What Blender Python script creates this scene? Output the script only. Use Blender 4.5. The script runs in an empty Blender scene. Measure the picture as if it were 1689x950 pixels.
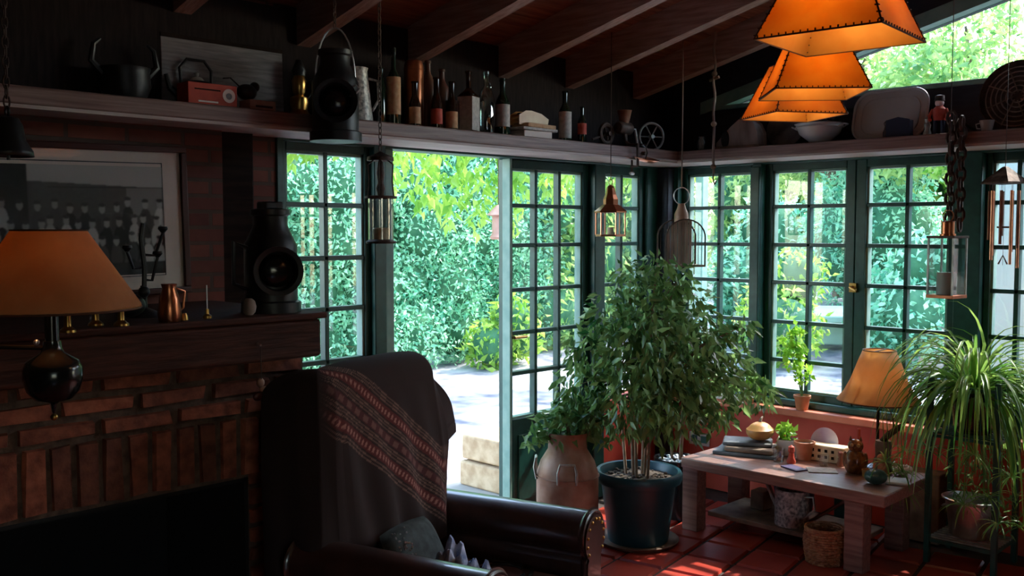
import bpy, math, random
import numpy as np
from mathutils import Vector, Matrix
random.seed(4); RNG = np.random.default_rng(7)
S = bpy.context.scene
COL = S.collection
PI = math.pi
R = math.radians

# ---------------------------------------------------------------- camera
FPX = 1600.0; PITCH = R(3.4); CAM = Vector((-5.10, -3.65, 1.6)); YAW = R(44.5)
cd = bpy.data.cameras.new('camera'); cam = bpy.data.objects.new('camera', cd); COL.objects.link(cam)
cd.sensor_fit = 'HORIZONTAL'; cd.sensor_width = 36.0; cd.lens = FPX / 1689 * 36.0
cam.location = CAM; cam.rotation_euler = (PI/2 - PITCH, 0, YAW - PI/2)
cd.clip_start = 0.05; cd.clip_end = 300
S.camera = cam
FW = (math.cos(YAW), math.sin(YAW)); RT = (math.sin(YAW), -math.cos(YAW))

def on(ax, val, px, py):
    """world point where the sight line of a photo pixel meets the plane axis=val"""
    u = (px - 844.5) / FPX; v = (475 - py) / FPX
    f = math.cos(PITCH) + v*math.sin(PITCH); z = -math.sin(PITCH) + v*math.cos(PITCH)
    d = Vector((FW[0]*f + RT[0]*u, FW[1]*f + RT[1]*u, z))
    t = (val - CAM[ax]) / d[ax]
    return CAM + d*t

# ---------------------------------------------------------------- light
W = bpy.data.worlds.new('sky'); S.world = W; W.use_nodes = True
wn = W.node_tree.nodes; wl = W.node_tree.links
bg = wn['Background']; sky = wn.new('ShaderNodeTexSky'); sky.sky_type = 'NISHITA'
sky.sun_disc = False; sky.sun_elevation = R(47); sky.sun_rotation = R(102); sky.air_density = 1.2; sky.dust_density = 1.5
wl.new(sky.outputs[0], bg.inputs[0]); bg.inputs[1].default_value = 0.95
SUN_DIR = Vector((-0.66, 0.14, -0.76)).normalized()
sd = bpy.data.lights.new('sun', 'SUN'); sun = bpy.data.objects.new('sun', sd); COL.objects.link(sun)
sd.energy = 5.0; sd.angle = R(0.6); sd.color = (1.0, 0.95, 0.86)
sun.rotation_euler = SUN_DIR.to_track_quat('-Z', 'Y').to_euler(); sun.location = (6, 4, 9)
PEND, FLP, TLP = .75, .26, .40      # watts inside the parchment shades
S.view_settings.view_transform = 'Standard'; S.view_settings.look = 'None'
S.view_settings.exposure = 1.0; S.view_settings.gamma = 1.0; S.view_settings.use_curve_mapping = False
S.cycles.use_denoising = True
S.cycles.max_bounces = 8; S.cycles.diffuse_bounces = 5; S.cycles.transparent_max_bounces = 24
S.cycles.caustics_reflective = False; S.cycles.caustics_refractive = False
S.cycles.sample_clamp_indirect = 6.0

# ---------------------------------------------------------------- materials
def mat(name, c, rough=.6, metal=0, c2=None, scale=8, bump=0, detail=4, stretch=None, spec=.5, trans=0, emit=None, es=0, coat=0, island=0, sheen=0):
    m = bpy.data.materials.new(name); m.use_nodes = True
    n = m.node_tree.nodes; l = m.node_tree.links; b = n['Principled BSDF']
    b.inputs['Base Color'].default_value = (*c, 1); b.inputs['Roughness'].default_value = rough
    b.inputs['Metallic'].default_value = metal; b.inputs['Specular IOR Level'].default_value = spec
    b.inputs['Transmission Weight'].default_value = trans; b.inputs['Coat Weight'].default_value = coat
    b.inputs['Sheen Weight'].default_value = sheen
    if emit: b.inputs['Emission Color'].default_value = (*emit, 1); b.inputs['Emission Strength'].default_value = es
    if c2 is not None or bump:
        tc = n.new('ShaderNodeTexCoord'); mp = n.new('ShaderNodeMapping'); nz = n.new('ShaderNodeTexNoise')
        l.new(tc.outputs['Object'], mp.inputs[0]); l.new(mp.outputs[0], nz.inputs[0])
        mp.inputs['Scale'].default_value = stretch or (1, 1, 1)
        nz.inputs['Scale'].default_value = scale; nz.inputs['Detail'].default_value = detail
        if c2 is not None:
            r = n.new('ShaderNodeValToRGB'); l.new(nz.outputs[0], r.inputs[0])
            r.color_ramp.elements[0].position = .35; r.color_ramp.elements[1].position = .65
            r.color_ramp.elements[0].color = (*c, 1); r.color_ramp.elements[1].color = (*c2, 1)
            src = r.outputs[0]
            if island:
                g = n.new('ShaderNodeNewGeometry'); h = n.new('ShaderNodeHueSaturation')
                mr = n.new('ShaderNodeMapRange'); mr.inputs[3].default_value = 1-island; mr.inputs[4].default_value = 1+island
                l.new(g.outputs['Random Per Island'], mr.inputs[0]); l.new(mr.outputs[0], h.inputs['Value']); l.new(src, h.inputs['Color'])
                src = h.outputs[0]
            l.new(src, b.inputs['Base Color'])
        if bump:
            bp = n.new('ShaderNodeBump'); bp.inputs['Strength'].default_value = bump; bp.inputs['Distance'].default_value = .01
            l.new(nz.outputs[0], bp.inputs['Height']); l.new(bp.outputs[0], b.inputs['Normal'])
    return m

def leafmat(name, c, c2, trans=.45, rough=.45, scale=3, tc=None):
    m = bpy.data.materials.new(name); m.use_nodes = True
    n = m.node_tree.nodes; l = m.node_tree.links; b = n['Principled BSDF']; out = n['Material Output']
    b.inputs['Roughness'].default_value = rough
    g = n.new('ShaderNodeNewGeometry'); t = n.new('ShaderNodeTexCoord'); nz = n.new('ShaderNodeTexNoise'); nz.inputs['Scale'].default_value = scale
    l.new(t.outputs['Object'], nz.inputs[0])
    ad = n.new('ShaderNodeMath'); ad.operation = 'ADD'; ml = n.new('ShaderNodeMath'); ml.operation = 'MULTIPLY'; ml.inputs[1].default_value = .6
    l.new(g.outputs['Random Per Island'], ml.inputs[0]); l.new(ml.outputs[0], ad.inputs[0]); l.new(nz.outputs[0], ad.inputs[1])
    r = n.new('ShaderNodeValToRGB'); l.new(ad.outputs[0], r.inputs[0])
    r.color_ramp.elements[0].position = .45; r.color_ramp.elements[1].position = 1.0
    r.color_ramp.elements[0].color = (*c, 1); r.color_ramp.elements[1].color = (*c2, 1)
    l.new(r.outputs[0], b.inputs['Base Color'])
    tr = n.new('ShaderNodeBsdfTranslucent'); mx = n.new('ShaderNodeMixShader'); mx.inputs[0].default_value = trans
    hs = n.new('ShaderNodeHueSaturation'); hs.inputs['Value'].default_value = 1.5; hs.inputs['Hue'].default_value = .485; l.new(r.outputs[0], hs.inputs['Color'])
    l.new(hs.outputs[0], tr.inputs[0])
    l.new(b.outputs[0], mx.inputs[1]); l.new(tr.outputs[0], mx.inputs[2]); l.new(mx.outputs[0], out.inputs[0])
    return m

def shademat(name, c, c2, tw=.55, scale=14):
    m = mat(name, c, .7, c2=c2, scale=scale)
    n = m.node_tree.nodes; l = m.node_tree.links; b = n['Principled BSDF']; out = n['Material Output']
    tr = n.new('ShaderNodeBsdfTranslucent'); mx = n.new('ShaderNodeMixShader'); mx.inputs[0].default_value = tw
    src = b.inputs['Base Color'].links[0].from_socket; l.new(src, tr.inputs[0])
    l.new(b.outputs[0], mx.inputs[1]); l.new(tr.outputs[0], mx.inputs[2]); l.new(mx.outputs[0], out.inputs[0])
    return m

def glassmat(name, tint=(1, 1, 1), gl=.07, rough=.03):
    m = bpy.data.materials.new(name); m.use_nodes = True
    n = m.node_tree.nodes; l = m.node_tree.links; out = n['Material Output']; n.remove(n['Principled BSDF'])
    t = n.new('ShaderNodeBsdfTransparent'); t.inputs[0].default_value = (*tint, 1)
    g = n.new('ShaderNodeBsdfGlossy'); g.inputs['Roughness'].default_value = rough
    f = n.new('ShaderNodeLayerWeight'); f.inputs[0].default_value = .5     # Schlick: same from both faces of the pane
    pw_ = n.new('ShaderNodeMath'); pw_.operation = 'POWER'; pw_.inputs[1].default_value = 5; l.new(f.outputs['Facing'], pw_.inputs[0])
    a = n.new('ShaderNodeMath'); a.operation = 'MULTIPLY_ADD'; a.inputs[1].default_value = .8; a.inputs[2].default_value = gl
    l.new(pw_.outputs[0], a.inputs[0]); mx = n.new('ShaderNodeMixShader')
    l.new(a.outputs[0], mx.inputs[0]); l.new(t.outputs[0], mx.inputs[1]); l.new(g.outputs[0], mx.inputs[2]); l.new(mx.outputs[0], out.inputs[0])
    return m

def brickmat(name, c1, c2, mortar, bw, bh, plane='xz', rough=.85):
    m = bpy.data.materials.new(name); m.use_nodes = True
    n = m.node_tree.nodes; l = m.node_tree.links; b = n['Principled BSDF']; b.inputs['Roughness'].default_value = rough
    tc = n.new('ShaderNodeTexCoord'); sp = n.new('ShaderNodeSeparateXYZ'); cb = n.new('ShaderNodeCombineXYZ'); l.new(tc.outputs['Object'], sp.inputs[0])
    l.new(sp.outputs['XYZ'.index(plane[0].upper())], cb.inputs[0]); l.new(sp.outputs['XYZ'.index(plane[1].upper())], cb.inputs[1])
    br = n.new('ShaderNodeTexBrick'); l.new(cb.outputs[0], br.inputs[0]); br.inputs['Scale'].default_value = 1
    br.inputs['Brick Width'].default_value = bw; br.inputs['Row Height'].default_value = bh; br.inputs['Mortar Size'].default_value = .008
    br.inputs['Color1'].default_value = (*c1, 1); br.inputs['Color2'].default_value = (*c2, 1); br.inputs['Mortar'].default_value = (*mortar, 1)
    nz = n.new('ShaderNodeTexNoise'); nz.inputs['Scale'].default_value = 14; l.new(tc.outputs['Object'], nz.inputs[0])
    mx = n.new('ShaderNodeMixRGB'); mx.blend_type = 'MULTIPLY'; mx.inputs[0].default_value = .5
    l.new(br.outputs[0], mx.inputs[1]); l.new(nz.outputs[0], mx.inputs[2]); l.new(mx.outputs[0], b.inputs['Base Color'])
    bp = n.new('ShaderNodeBump'); bp.inputs['Strength'].default_value = .6; bp.inputs['Distance'].default_value = .012; bp.invert = True
    l.new(br.outputs['Fac'], bp.inputs['Height']); l.new(bp.outputs[0], b.inputs['Normal'])
    return m

def paintmat(name, rough=.8, sheen=0):
    m = bpy.data.materials.new(name); m.use_nodes = True
    n = m.node_tree.nodes; l = m.node_tree.links; b = n['Principled BSDF']; b.inputs['Roughness'].default_value = rough
    b.inputs['Sheen Weight'].default_value = sheen
    a = n.new('ShaderNodeVertexColor'); a.layer_name = 'Col'; l.new(a.outputs[0], b.inputs['Base Color'])
    return m

M = dict(
    green=mat('green_paint', (.006, .05, .042), .35, c2=(.012, .075, .06), scale=20),
    greenpale=mat('pale_and_sunlit_green', (.16, .30, .25), .5, c2=(.24, .38, .32), scale=12),  # pergola's pale paint; on frames and beads, light put into the green
    navy=mat('dark_board', (.012, .013, .022), .6, c2=(.02, .022, .035), scale=9, stretch=(1, 1, 8)),
    shelf=mat('shelf_wood', (.16, .085, .07), .5, c2=(.27, .17, .145), scale=7, stretch=(.6, .6, 14), bump=.2),
    rafter=mat('rafter_wood', (.26, .15, .12), .5, c2=(.42, .29, .24), scale=6, stretch=(14, .8, 10), bump=.2),
    plank=mat('ceiling_plank', (.17, .062, .036), .6, c2=(.32, .14, .085), scale=5, stretch=(.7, 9, 1), bump=.15),
    darkwood=mat('dark_wood', (.010, .006, .005), .85, c2=(.022, .012, .009), scale=6, stretch=(1, 1, 8), bump=.2, spec=.15),
    mantel=mat('mantel_oak', (.032, .008, .005), .7, c2=(.075, .022, .013), scale=7, stretch=(1, 9, 12), bump=.4, spec=.25),
    bench=mat('bench_wood', (.17, .075, .055), .36, c2=(.28, .145, .115), scale=6, stretch=(10, .7, 10), bump=.2),
    lit_underside=mat('bounce_lit_underside', (.42, .34, .31), .6, c2=(.58, .49, .45), scale=7, stretch=(.6, .6, 14)),  # pale tone stands for daylight bounced up under the shelves
    topboard=mat('near_black_board', (.010, .007, .008), .85, c2=(.022, .014, .015), scale=9, stretch=(8, 1, 1), spec=.2),  # near-black brown boards above shelf and door
    brick=mat('old_brick', (.12, .026, .012), .85, c2=(.27, .075, .038), scale=22, bump=.8, island=.45),
    mortar=mat('mortar', (.055, .030, .02), .95, c2=(.11, .065, .045), scale=30, bump=.6),
    redwall=mat('red_limewash', (.50, .045, .028), .6, c2=(.60, .085, .045), scale=5),
    terrasill=mat('terracotta_sill', (.52, .13, .07), .45, c2=(.60, .19, .11), scale=9),
    black=mat('black_iron', (.010, .011, .013), .42, .3, c2=(.02, .02, .022), scale=30, bump=.1),
    blackgloss=mat('black_enamel', (.008, .009, .010), .18),
    soot=mat('soot', (.006, .005, .005), .95),
    brass=mat('aged_brass', (.55, .33, .10), .3, 1, c2=(.35, .19, .05), scale=12),
    copper=mat('copper', (.55, .20, .10), .3, 1, c2=(.35, .12, .06), scale=10),
    steel=mat('steel', (.72, .72, .73), .3, .9, c2=(.50, .50, .51), scale=14),
    galv=mat('galvanised_steel', (.28, .29, .27), .5, .6, c2=(.5, .5, .45), scale=26),
    rust=mat('rusty_tin', (.20, .075, .035), .5, .25, c2=(.42, .26, .19), scale=7, bump=.15, detail=8),
    chainr=mat('rusty_iron', (.045, .028, .022), .6, .5, c2=(.10, .06, .045), scale=30, bump=.3),
    white=mat('white_enamel', (.55, .54, .52), .25, c2=(.48, .46, .43), scale=5),
    speck=mat('speckled_enamel', (.12, .12, .12), .35, c2=(.62, .60, .55), scale=60),
    cream=mat('cream_wax', (.90, .66, .36), .5, c2=(.8, .7, .52), scale=6),
    potblue=mat('teal_glazed_pot', (.004, .045, .065), .38, c2=(.007, .06, .08), scale=10),
    soil=mat('potting_soil', (.03, .018, .012), .95, c2=(.10, .07, .05), scale=60, bump=1),
    terracotta=mat('terracotta', (.45, .16, .075), .75, c2=(.58, .26, .15), scale=12),
    wicker=mat('wicker', (.30, .10, .04), .6, c2=(.50, .22, .10), scale=50, bump=.6),
    leather=mat('brown_leather', (.030, .013, .012), .34, c2=(.055, .023, .019), scale=12, bump=.12, spec=.8, coat=.5),
    cushion=mat('mauve_cushion', (.10, .055, .055), .5, c2=(.15, .08, .08), scale=20),
    bark=mat('ficus_bark', (.22, .12, .07), .8, c2=(.34, .22, .14), scale=20, bump=.4),
    treebark=mat('tree_bark', (.10, .075, .055), .9, c2=(.2, .15, .11), scale=9, bump=.6),
    greenglass=mat('green_bottle_glass', (.006, .022, .012), .08, spec=.8),
    brownglass=mat('brown_bottle_glass', (.022, .008, .004), .08, spec=.8),
    clearglass=glassmat('clear_glass', (.93, .95, .95), .10),
    aquaglass=glassmat('aqua_bottle_glass', (.55, .70, .66), .22),
    pane=glassmat('window_glass', (.97, .985, .98), .05, .01),
    stone=mat('stoneware', (.07, .028, .018), .35, c2=(.16, .07, .045), scale=9),
    paper=mat('label_paper', (.55, .52, .48), .8, c2=(.40, .37, .34), scale=60),
    tanlabel=mat('tan_label', (.48, .26, .13), .8, c2=(.60, .38, .22), scale=40),
    redlabel=mat('red_label', (.45, .04, .02), .7, c2=(.55, .10, .06), scale=30),
    orangebox=mat('orange_red_card', (.52, .055, .02), .6, c2=(.42, .035, .015), scale=20),
    pinkbox=mat('pink_card', (.42, .19, .15), .7, c2=(.5, .28, .22), scale=20),
    whiteboard=mat('whitewashed_board', (.14, .13, .14), .8, c2=(.24, .225, .235), scale=8, stretch=(1, 1, 10), bump=.3),
    frame=mat('dark_red_frame', (.045, .008, .006), .35),
    mount=mat('picture_mount', (.80, .66, .60), .8),
    paint=paintmat('painted_pattern'), weave=paintmat('woven_pattern', 1.0, 0),
    shade_o=shademat('orange_parchment', (.80, .40, .075), (.86, .50, .12), .6),
    shade_t=shademat('tan_parchment', (.78, .52, .26), (.84, .60, .34), .5),
    shade_l=shademat('amber_parchment', (.55, .26, .10), (.62, .33, .14), .45),
    stitch=mat('leather_lacing', (.10, .035, .012), .7),
    bulb=mat('lit_bulb', (1, .8, .5), .4, emit=(1, .62, .28), es=5),
    copperrose=mat('rose_copper', (.72, .34, .22), .28, .9, c2=(.6, .25, .15), scale=12),
    slate=mat('slate_grey', (.05, .055, .06), .5, c2=(.16, .16, .17), scale=14),
    gourd=mat('orange_gourd', (.45, .19, .05), .4, c2=(.55, .33, .12), scale=7),
    tealgourd=mat('dark_teal_gourd', (.02, .06, .055), .3, c2=(.06, .12, .10), scale=10),
    owl=mat('amber_ceramic', (.30, .10, .03), .25, c2=(.10, .03, .015), scale=40),
    drift=mat('driftwood', (.15, .10, .08), .8, c2=(.34, .26, .22), scale=14, stretch=(1, 1, .3), bump=.6),
    oldwood=mat('weathered_wood', (.12, .075, .05), .7, c2=(.28, .19, .13), scale=10, bump=.3),
    bluecloth=mat('blue_white_cloth', (.10, .17, .36), .9, c2=(.55, .62, .75), scale=30),
    bluebin=mat('dark_blue_plastic', (.01, .015, .06), .5),
    greenbin=mat('dark_green_tin', (.02, .06, .045), .5),
    darkfab=mat('black_patterned_fabric', (.012, .02, .022), .8, c2=(.05, .07, .07), scale=30),
    outlet=mat('white_plastic', (.62, .60, .55), .4),
    socket=mat('socket_teal', (.05, .16, .15), .5),
    rug=mat('grey_woven_mat', (.05, .055, .07), .95, c2=(.30, .31, .34), scale=30, stretch=(1, 12, 1)),
    plaster=mat('pale_plaster', (.50, .68, .58), .9, c2=(.60, .76, .66), scale=2),
    cobble=mat('sun_dappled_paving', (.10, .11, .15), .9, c2=(.42, .40, .40), scale=2.6, detail=10, bump=.5),  # dark and bright noise paints the sun dapple onto the paving
    pinkbrick=mat('pink_brick_wall', (.42, .22, .17), .9, c2=(.55, .34, .27), scale=6, bump=.4),
    blocks=mat('tan_stone_block', (.42, .28, .16), .9, c2=(.60, .44, .28), scale=14, bump=.6),
    leaf_ficus=leafmat('ficus_leaf', (.018, .085, .025), (.22, .38, .13), .35, .25, 6),
    leaf_spider=leafmat('spider_leaf', (.05, .19, .03), (.24, .40, .09), .4, .35, 6),
    leaf_lime=leafmat('lime_leaf', (.16, .42, .03), (.35, .60, .08), .5, .4, 6),
    leaf_dim=leafmat('trailing_leaf', (.05, .17, .05), (.20, .34, .12), .35, .4, 8),
    hedge=leafmat('hedge_leaf', (.09, .38, .25), (.38, .68, .48), .4, .35, 1.4),
    hedge2=leafmat('shrub_leaf', (.09, .26, .08), (.36, .52, .18), .45, .4, 1.4),
    vine=leafmat('vine_leaf', (.12, .33, .04), (.38, .56, .12), .55, .45, 1.6),
    tree=leafmat('tree_leaf', (.06, .20, .07), (.22, .42, .14), .45, .4, .9),
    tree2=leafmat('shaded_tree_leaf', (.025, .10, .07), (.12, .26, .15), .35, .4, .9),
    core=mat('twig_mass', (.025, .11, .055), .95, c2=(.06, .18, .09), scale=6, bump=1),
)

# ---------------------------------------------------------------- mesh helpers
class MB:
    def __init__(s): s.v = []; s.f = []
    def add(s, vs, fs, T=None):
        o = len(s.v)
        s.v += [tuple(T @ Vector(p)) if T else tuple(p) for p in vs]
        s.f += [tuple(i + o for i in f) for f in fs]; return s
    def box(s, x0, x1, y0, y1, z0, z1, T=None):
        return s.add([(x, y, z) for x in (x0, x1) for y in (y0, y1) for z in (z0, z1)],
              [(0, 1, 3, 2), (4, 6, 7, 5), (0, 4, 5, 1), (2, 3, 7, 6), (0, 2, 6, 4), (1, 5, 7, 3)], T)
    def bc(s, c, sz, T=None):
        return s.box(c[0]-sz[0]/2, c[0]+sz[0]/2, c[1]-sz[1]/2, c[1]+sz[1]/2, c[2]-sz[2]/2, c[2]+sz[2]/2, T)
    def lathe(s, prof, c=(0, 0, 0), n=24, T=None, sx=1, sy=1, cap=True):
        vs = []; fs = []
        for r, z in prof:
            for k in range(n):
                a = 2*PI*k/n; vs.append((c[0]+r*sx*math.cos(a), c[1]+r*sy*math.sin(a), c[2]+z))
        m = len(prof)
        for i in range(m-1):
            for k in range(n):
                k2 = (k+1) % n; fs.append((i*n+k, i*n+k2, (i+1)*n+k2, (i+1)*n+k))
        if cap: fs.append(tuple(reversed(range(n)))); fs.append(tuple(range((m-1)*n, m*n)))
        return s.add(vs, fs, T)
    def tube(s, pts, r, n=8, closed=False, T=None):
        pts = [Vector(p) for p in pts]; m = len(pts)
        rs = r if isinstance(r, (list, tuple)) else [r]*m
        vs = []; fs = []; prev = None
        for i, p in enumerate(pts):
            if closed: t = pts[(i+1) % m] - pts[i-1]
            else: t = pts[min(i+1, m-1)] - pts[max(i-1, 0)]
            t.normalize()
            if prev is None:
                a = Vector((0, 0, 1)) if abs(t.z) < .9 else Vector((1, 0, 0)); u = t.cross(a).normalized()
            else: u = (prev - t*prev.dot(t)).normalized()
            prev = u; w = t.cross(u)
            for k in range(n):
                a = 2*PI*k/n; vs.append(p + (u*math.cos(a) + w*math.sin(a))*rs[i])
        for i in range(m if closed else m-1):
            j = (i+1) % m
            for k in range(n):
                k2 = (k+1) % n; fs.append((i*n+k, i*n+k2, j*n+k2, j*n+k))
        if not closed: fs.append(tuple(reversed(range(n)))); fs.append(tuple(range((m-1)*n, m*n)))
        return s.add(vs, fs, T)
    def ring(s, c, R0, r, ax='z', n=32, m=8, sx=1, sy=1, T=None):
        P = []
        for k in range(n):
            a = 2*PI*k/n; u, v = R0*sx*math.cos(a), R0*sy*math.sin(a)
            P.append({'z': (c[0]+u, c[1]+v, c[2]), 'x': (c[0], c[1]+u, c[2]+v), 'y': (c[0]+u, c[1], c[2]+v)}[ax])
        return s.tube(P, r, m, True, T)
    def ball(s, c, r, sc=(1, 1, 1), n=16, m=10, T=None):
        prof = [(max(1e-4, r*math.sin(PI*i/m)), -r*math.cos(PI*i/m)) for i in range(m+1)]
        TT = (T or Matrix()) @ Matrix.Translation(c) @ Matrix.Diagonal((*sc, 1))
        return s.lathe(prof, n=n, T=TT)
    def prism(s, out, d0, d1, ax='y', T=None):
        """2-D outline extruded along an axis: ax y -> outline is (x,z); ax x -> (y,z); ax z -> (x,y)"""
        def P(p, d): return {'y': (p[0], d, p[1]), 'x': (d, p[0], p[1]), 'z': (p[0], p[1], d)}[ax]
        n = len(out); vs = [P(p, d0) for p in out] + [P(p, d1) for p in out]
        return s.add(vs, [tuple(range(n)), tuple(reversed(range(n, 2*n)))] + [(i, (i+1) % n + 0, (i+1) % n + n, i+n) for i in range(n)], T)
    def build(s, name, m, parent=None, loc=None, smooth=True, bevel=0, label=None, solid=0, sub=0):
        me = bpy.data.meshes.new(name); me.from_pydata(s.v, [], s.f); me.materials.append(m); me.validate()
        return finish(name, me, parent, loc, smooth, bevel, label, solid, sub)

def finish(name, me, parent=None, loc=None, smooth=True, bevel=0, label=None, solid=0, sub=0):
    o = bpy.data.objects.new(name, me); COL.objects.link(o)
    if smooth and len(me.polygons):
        me.polygons.foreach_set('use_smooth', [True]*len(me.polygons))
        me.update()
        try: me.set_sharp_from_angle(angle=R(38))
        except Exception: pass
    if parent: o.parent = parent
    if loc is not None: o.location = loc
    if solid: md = o.modifiers.new('solid', 'SOLIDIFY'); md.thickness = solid; md.offset = 0
    if bevel: md = o.modifiers.new('bevel', 'BEVEL'); md.width = bevel; md.segments = 2; md.limit_method = 'ANGLE'; md.angle_limit = R(35)
    if sub: md = o.modifiers.new('sub', 'SUBSURF'); md.levels = sub; md.render_levels = sub
    if label: o['label'] = label
    return o

def tag(o, label=None, cat=None, group=None, kind=None):
    if label: o['label'] = label
    if cat: o['category'] = cat
    if group: o['group'] = group
    if kind: o['kind'] = kind
    return o
def thing(name, label, cat, loc=(0, 0, 0), rz=0, group=None, kind=None):
    o = bpy.data.objects.new(name, None); COL.objects.link(o); o.empty_display_size = .05
    o.location = loc; o.rotation_euler = (0, 0, rz)
    return tag(o, label, cat, group, kind)
def copy_tree(o, parent=None):
    kids = [c for c in COL.objects if c.parent == o]
    c = o.copy(); COL.objects.link(c); c.parent = parent
    for k in kids: copy_tree(k, c)
    return c

def npmesh(name, V, F, m, parent=None, label=None, col=None, smooth=False, loc=None):
    """V (n,3), F (m,k) arrays"""
    me = bpy.data.meshes.new(name); V = np.asarray(V, dtype=np.float32); F = np.asarray(F, dtype=np.int32); k = F.shape[1]
    me.vertices.add(len(V)); me.vertices.foreach_set('co', V.ravel())
    me.loops.add(F.size); me.loops.foreach_set('vertex_index', F.ravel())
    me.polygons.add(len(F)); me.polygons.foreach_set('loop_start', np.arange(0, F.size, k, dtype=np.int32))
    me.polygons.foreach_set('loop_total', np.full(len(F), k, dtype=np.int32))
    me.update(calc_edges=True)
    if col is not None:
        at = me.color_attributes.new('Col', 'FLOAT_COLOR', 'POINT')
        c4 = np.ones((len(V), 4), dtype=np.float32); c4[:, :3] = col; at.data.foreach_set('color', c4.ravel())
    me.materials.append(m)
    o = bpy.data.objects.new(name, me); COL.objects.link(o)
    if smooth: me.polygons.foreach_set('use_smooth', [True]*len(F))
    if parent: o.parent = parent
    if loc is not None: o.location = loc
    if label: o['label'] = label
    return o

def leaves(P, D, L, Wd, fold=.25, up=None):
    """leaf quads pairs: base P, direction D, length L, width Wd; each leaf one island of two folded quads"""
    n = len(P); D = D/np.linalg.norm(D, axis=1, keepdims=True)
    rv = RNG.normal(size=(n, 3)) if up is None else up + RNG.normal(size=(n, 3))*.35
    S_ = np.cross(D, rv); S_ /= np.linalg.norm(S_, axis=1, keepdims=True) + 1e-9
    N_ = np.cross(S_, D); L = np.broadcast_to(L, n)[:, None]; Wd = np.broadcast_to(Wd, n)[:, None]
    b = P; t = P + D*L; m1 = P + D*L*.35 + S_*Wd*.5 + N_*Wd*fold; m2 = P + D*L*.35 - S_*Wd*.5 + N_*Wd*fold
    V = np.stack([b, m1, t, m2], 1).reshape(-1, 3); i = np.arange(n)*4
    F = np.concatenate([np.stack([i, i+1, i+2], 1), np.stack([i, i+2, i+3], 1)])
    return V, F

def randdir(n): d = RNG.normal(size=(n, 3)); return d/np.linalg.norm(d, axis=1, keepdims=True)

def crown(name, clumps, m, parent, L=.09, dens=260, w=.5, label=None, droop=.3):
    """leafy crown: leaves on the shells of ellipsoid clumps [(c, r3)]"""
    Ps = []
    for c, r in clumps:
        area = 4*PI*((r[0]*r[1]+r[0]*r[2]+r[1]*r[2])/3); n = int(area*dens)
        d = randdir(n); rad = 1 - .35*RNG.random(n)**1.5
        rad *= 1 + .12*np.sin(d[:, 0]*9 + c[0]*7)*np.cos(d[:, 2]*8 + c[1]*5)
        Ps.append(np.array(c) + d*np.array(r)*rad[:, None])
    P = np.concatenate(Ps); D = randdir(len(P)); D[:, 2] -= droop
    V, F = leaves(P, D, L*(.6 + .8*RNG.random(len(P))), L*w*(.7 + .6*RNG.random(len(P))))
    return npmesh(name, V, F, m, parent, label)

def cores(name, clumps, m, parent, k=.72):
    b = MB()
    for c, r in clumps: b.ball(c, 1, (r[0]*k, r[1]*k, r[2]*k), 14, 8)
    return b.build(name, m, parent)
# ================================================================ THE ROOM
def struct(o): o['kind'] = 'structure'; return o
RZ0, RS = 2.40, .24           # rafter underside at the window wall, roof slope
RIDGE = -4.6
def zr(y): return RZ0 - RS*y if y > RIDGE else RZ0 - RS*RIDGE + RS*(y - RIDGE)
XL, YB = -7.4, -7.2

# floor: terracotta tiles laid diagonally, real slabs with grout between
fb = MB().box(XL, .15, YB, .15, -.16, -.012)
fl = struct(fb.build('floor', mat('grout', (.035, .022, .02), .8, c2=(.06, .04, .035), scale=20)))
tm = mat('terracotta_tile', (.33, .030, .019), .33, c2=(.45, .062, .036), scale=3.5, bump=.12, island=.28, spec=.6)
tb = MB(); tsz = .25; ca, sa = math.cos(R(10)), math.sin(R(10))
for i in range(-22, 22):
    for j in range(-22, 22):
        u, v = i*tsz, j*tsz; cx, cy = -2 + ca*u - sa*v, -2.5 + sa*u + ca*v
        if -5.6 < cx < -.15 and -4.6 < cy < -.15 :
            h = (tsz-.018)/2; q = h - .008
            T = Matrix.Translation((cx, cy, -.012)) @ Matrix.Rotation(R(10), 4, 'Z')
            tb.add([(-h, -h, 0), (h, -h, 0), (h, h, 0), (-h, h, 0), (-q, -q, .012), (q, -q, .012), (q, q, .012), (-q, q, .012)],
                   [(4, 5, 6, 7), (0, 1, 5, 4), (1, 2, 6, 5), (2, 3, 7, 6), (3, 0, 4, 7)], T)
tb.build('tile', tm, fl, smooth=False)

# ceiling: planks above the rafters, both slopes, and each rafter
cb = MB(); PT = .17
def slope(y0, y1, z0, z1, x0, x1, th): cb.add([(x, y, z+t) for x in (x0, x1) for y, z in ((y0, z0), (y1, z1)) for t in (0, th)],
        [(0, 1, 3, 2), (4, 6, 7, 5), (0, 4, 5, 1), (2, 3, 7, 6), (0, 2, 6, 4), (1, 5, 7, 3)])
y = .62
while y > RIDGE:
    y1 = max(y - .235, RIDGE); slope(y, y1+.006, zr(y)+PT, zr(y1+.006)+PT, XL-.1, .55, .03); y = y1
slope(RIDGE, YB-.15, zr(RIDGE)+PT, zr(YB-.15)+PT, XL-.1, .55, .03)
slope(.62, RIDGE, zr(.62)+PT+.035, zr(RIDGE)+PT+.035, XL-.1, .55, .03)
ceil = struct(cb.build('ceiling', M['plank'], smooth=False))
for x in (-.30, -.92, -1.45, -2.06, -2.68, -3.30, -3.92, -4.54, -5.16, -5.78, -6.4, -7.0):
    b = MB(); w = .036
    b.add([(x+s, y, zr(y)+t) for s in (-w, w) for y in (.5, RIDGE) for t in (0, PT)],
          [(0, 1, 3, 2), (4, 6, 7, 5), (0, 4, 5, 1), (2, 3, 7, 6), (0, 2, 6, 4), (1, 5, 7, 3)])
    b.build('rafter', M['rafter'], ceil, smooth=False)
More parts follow.
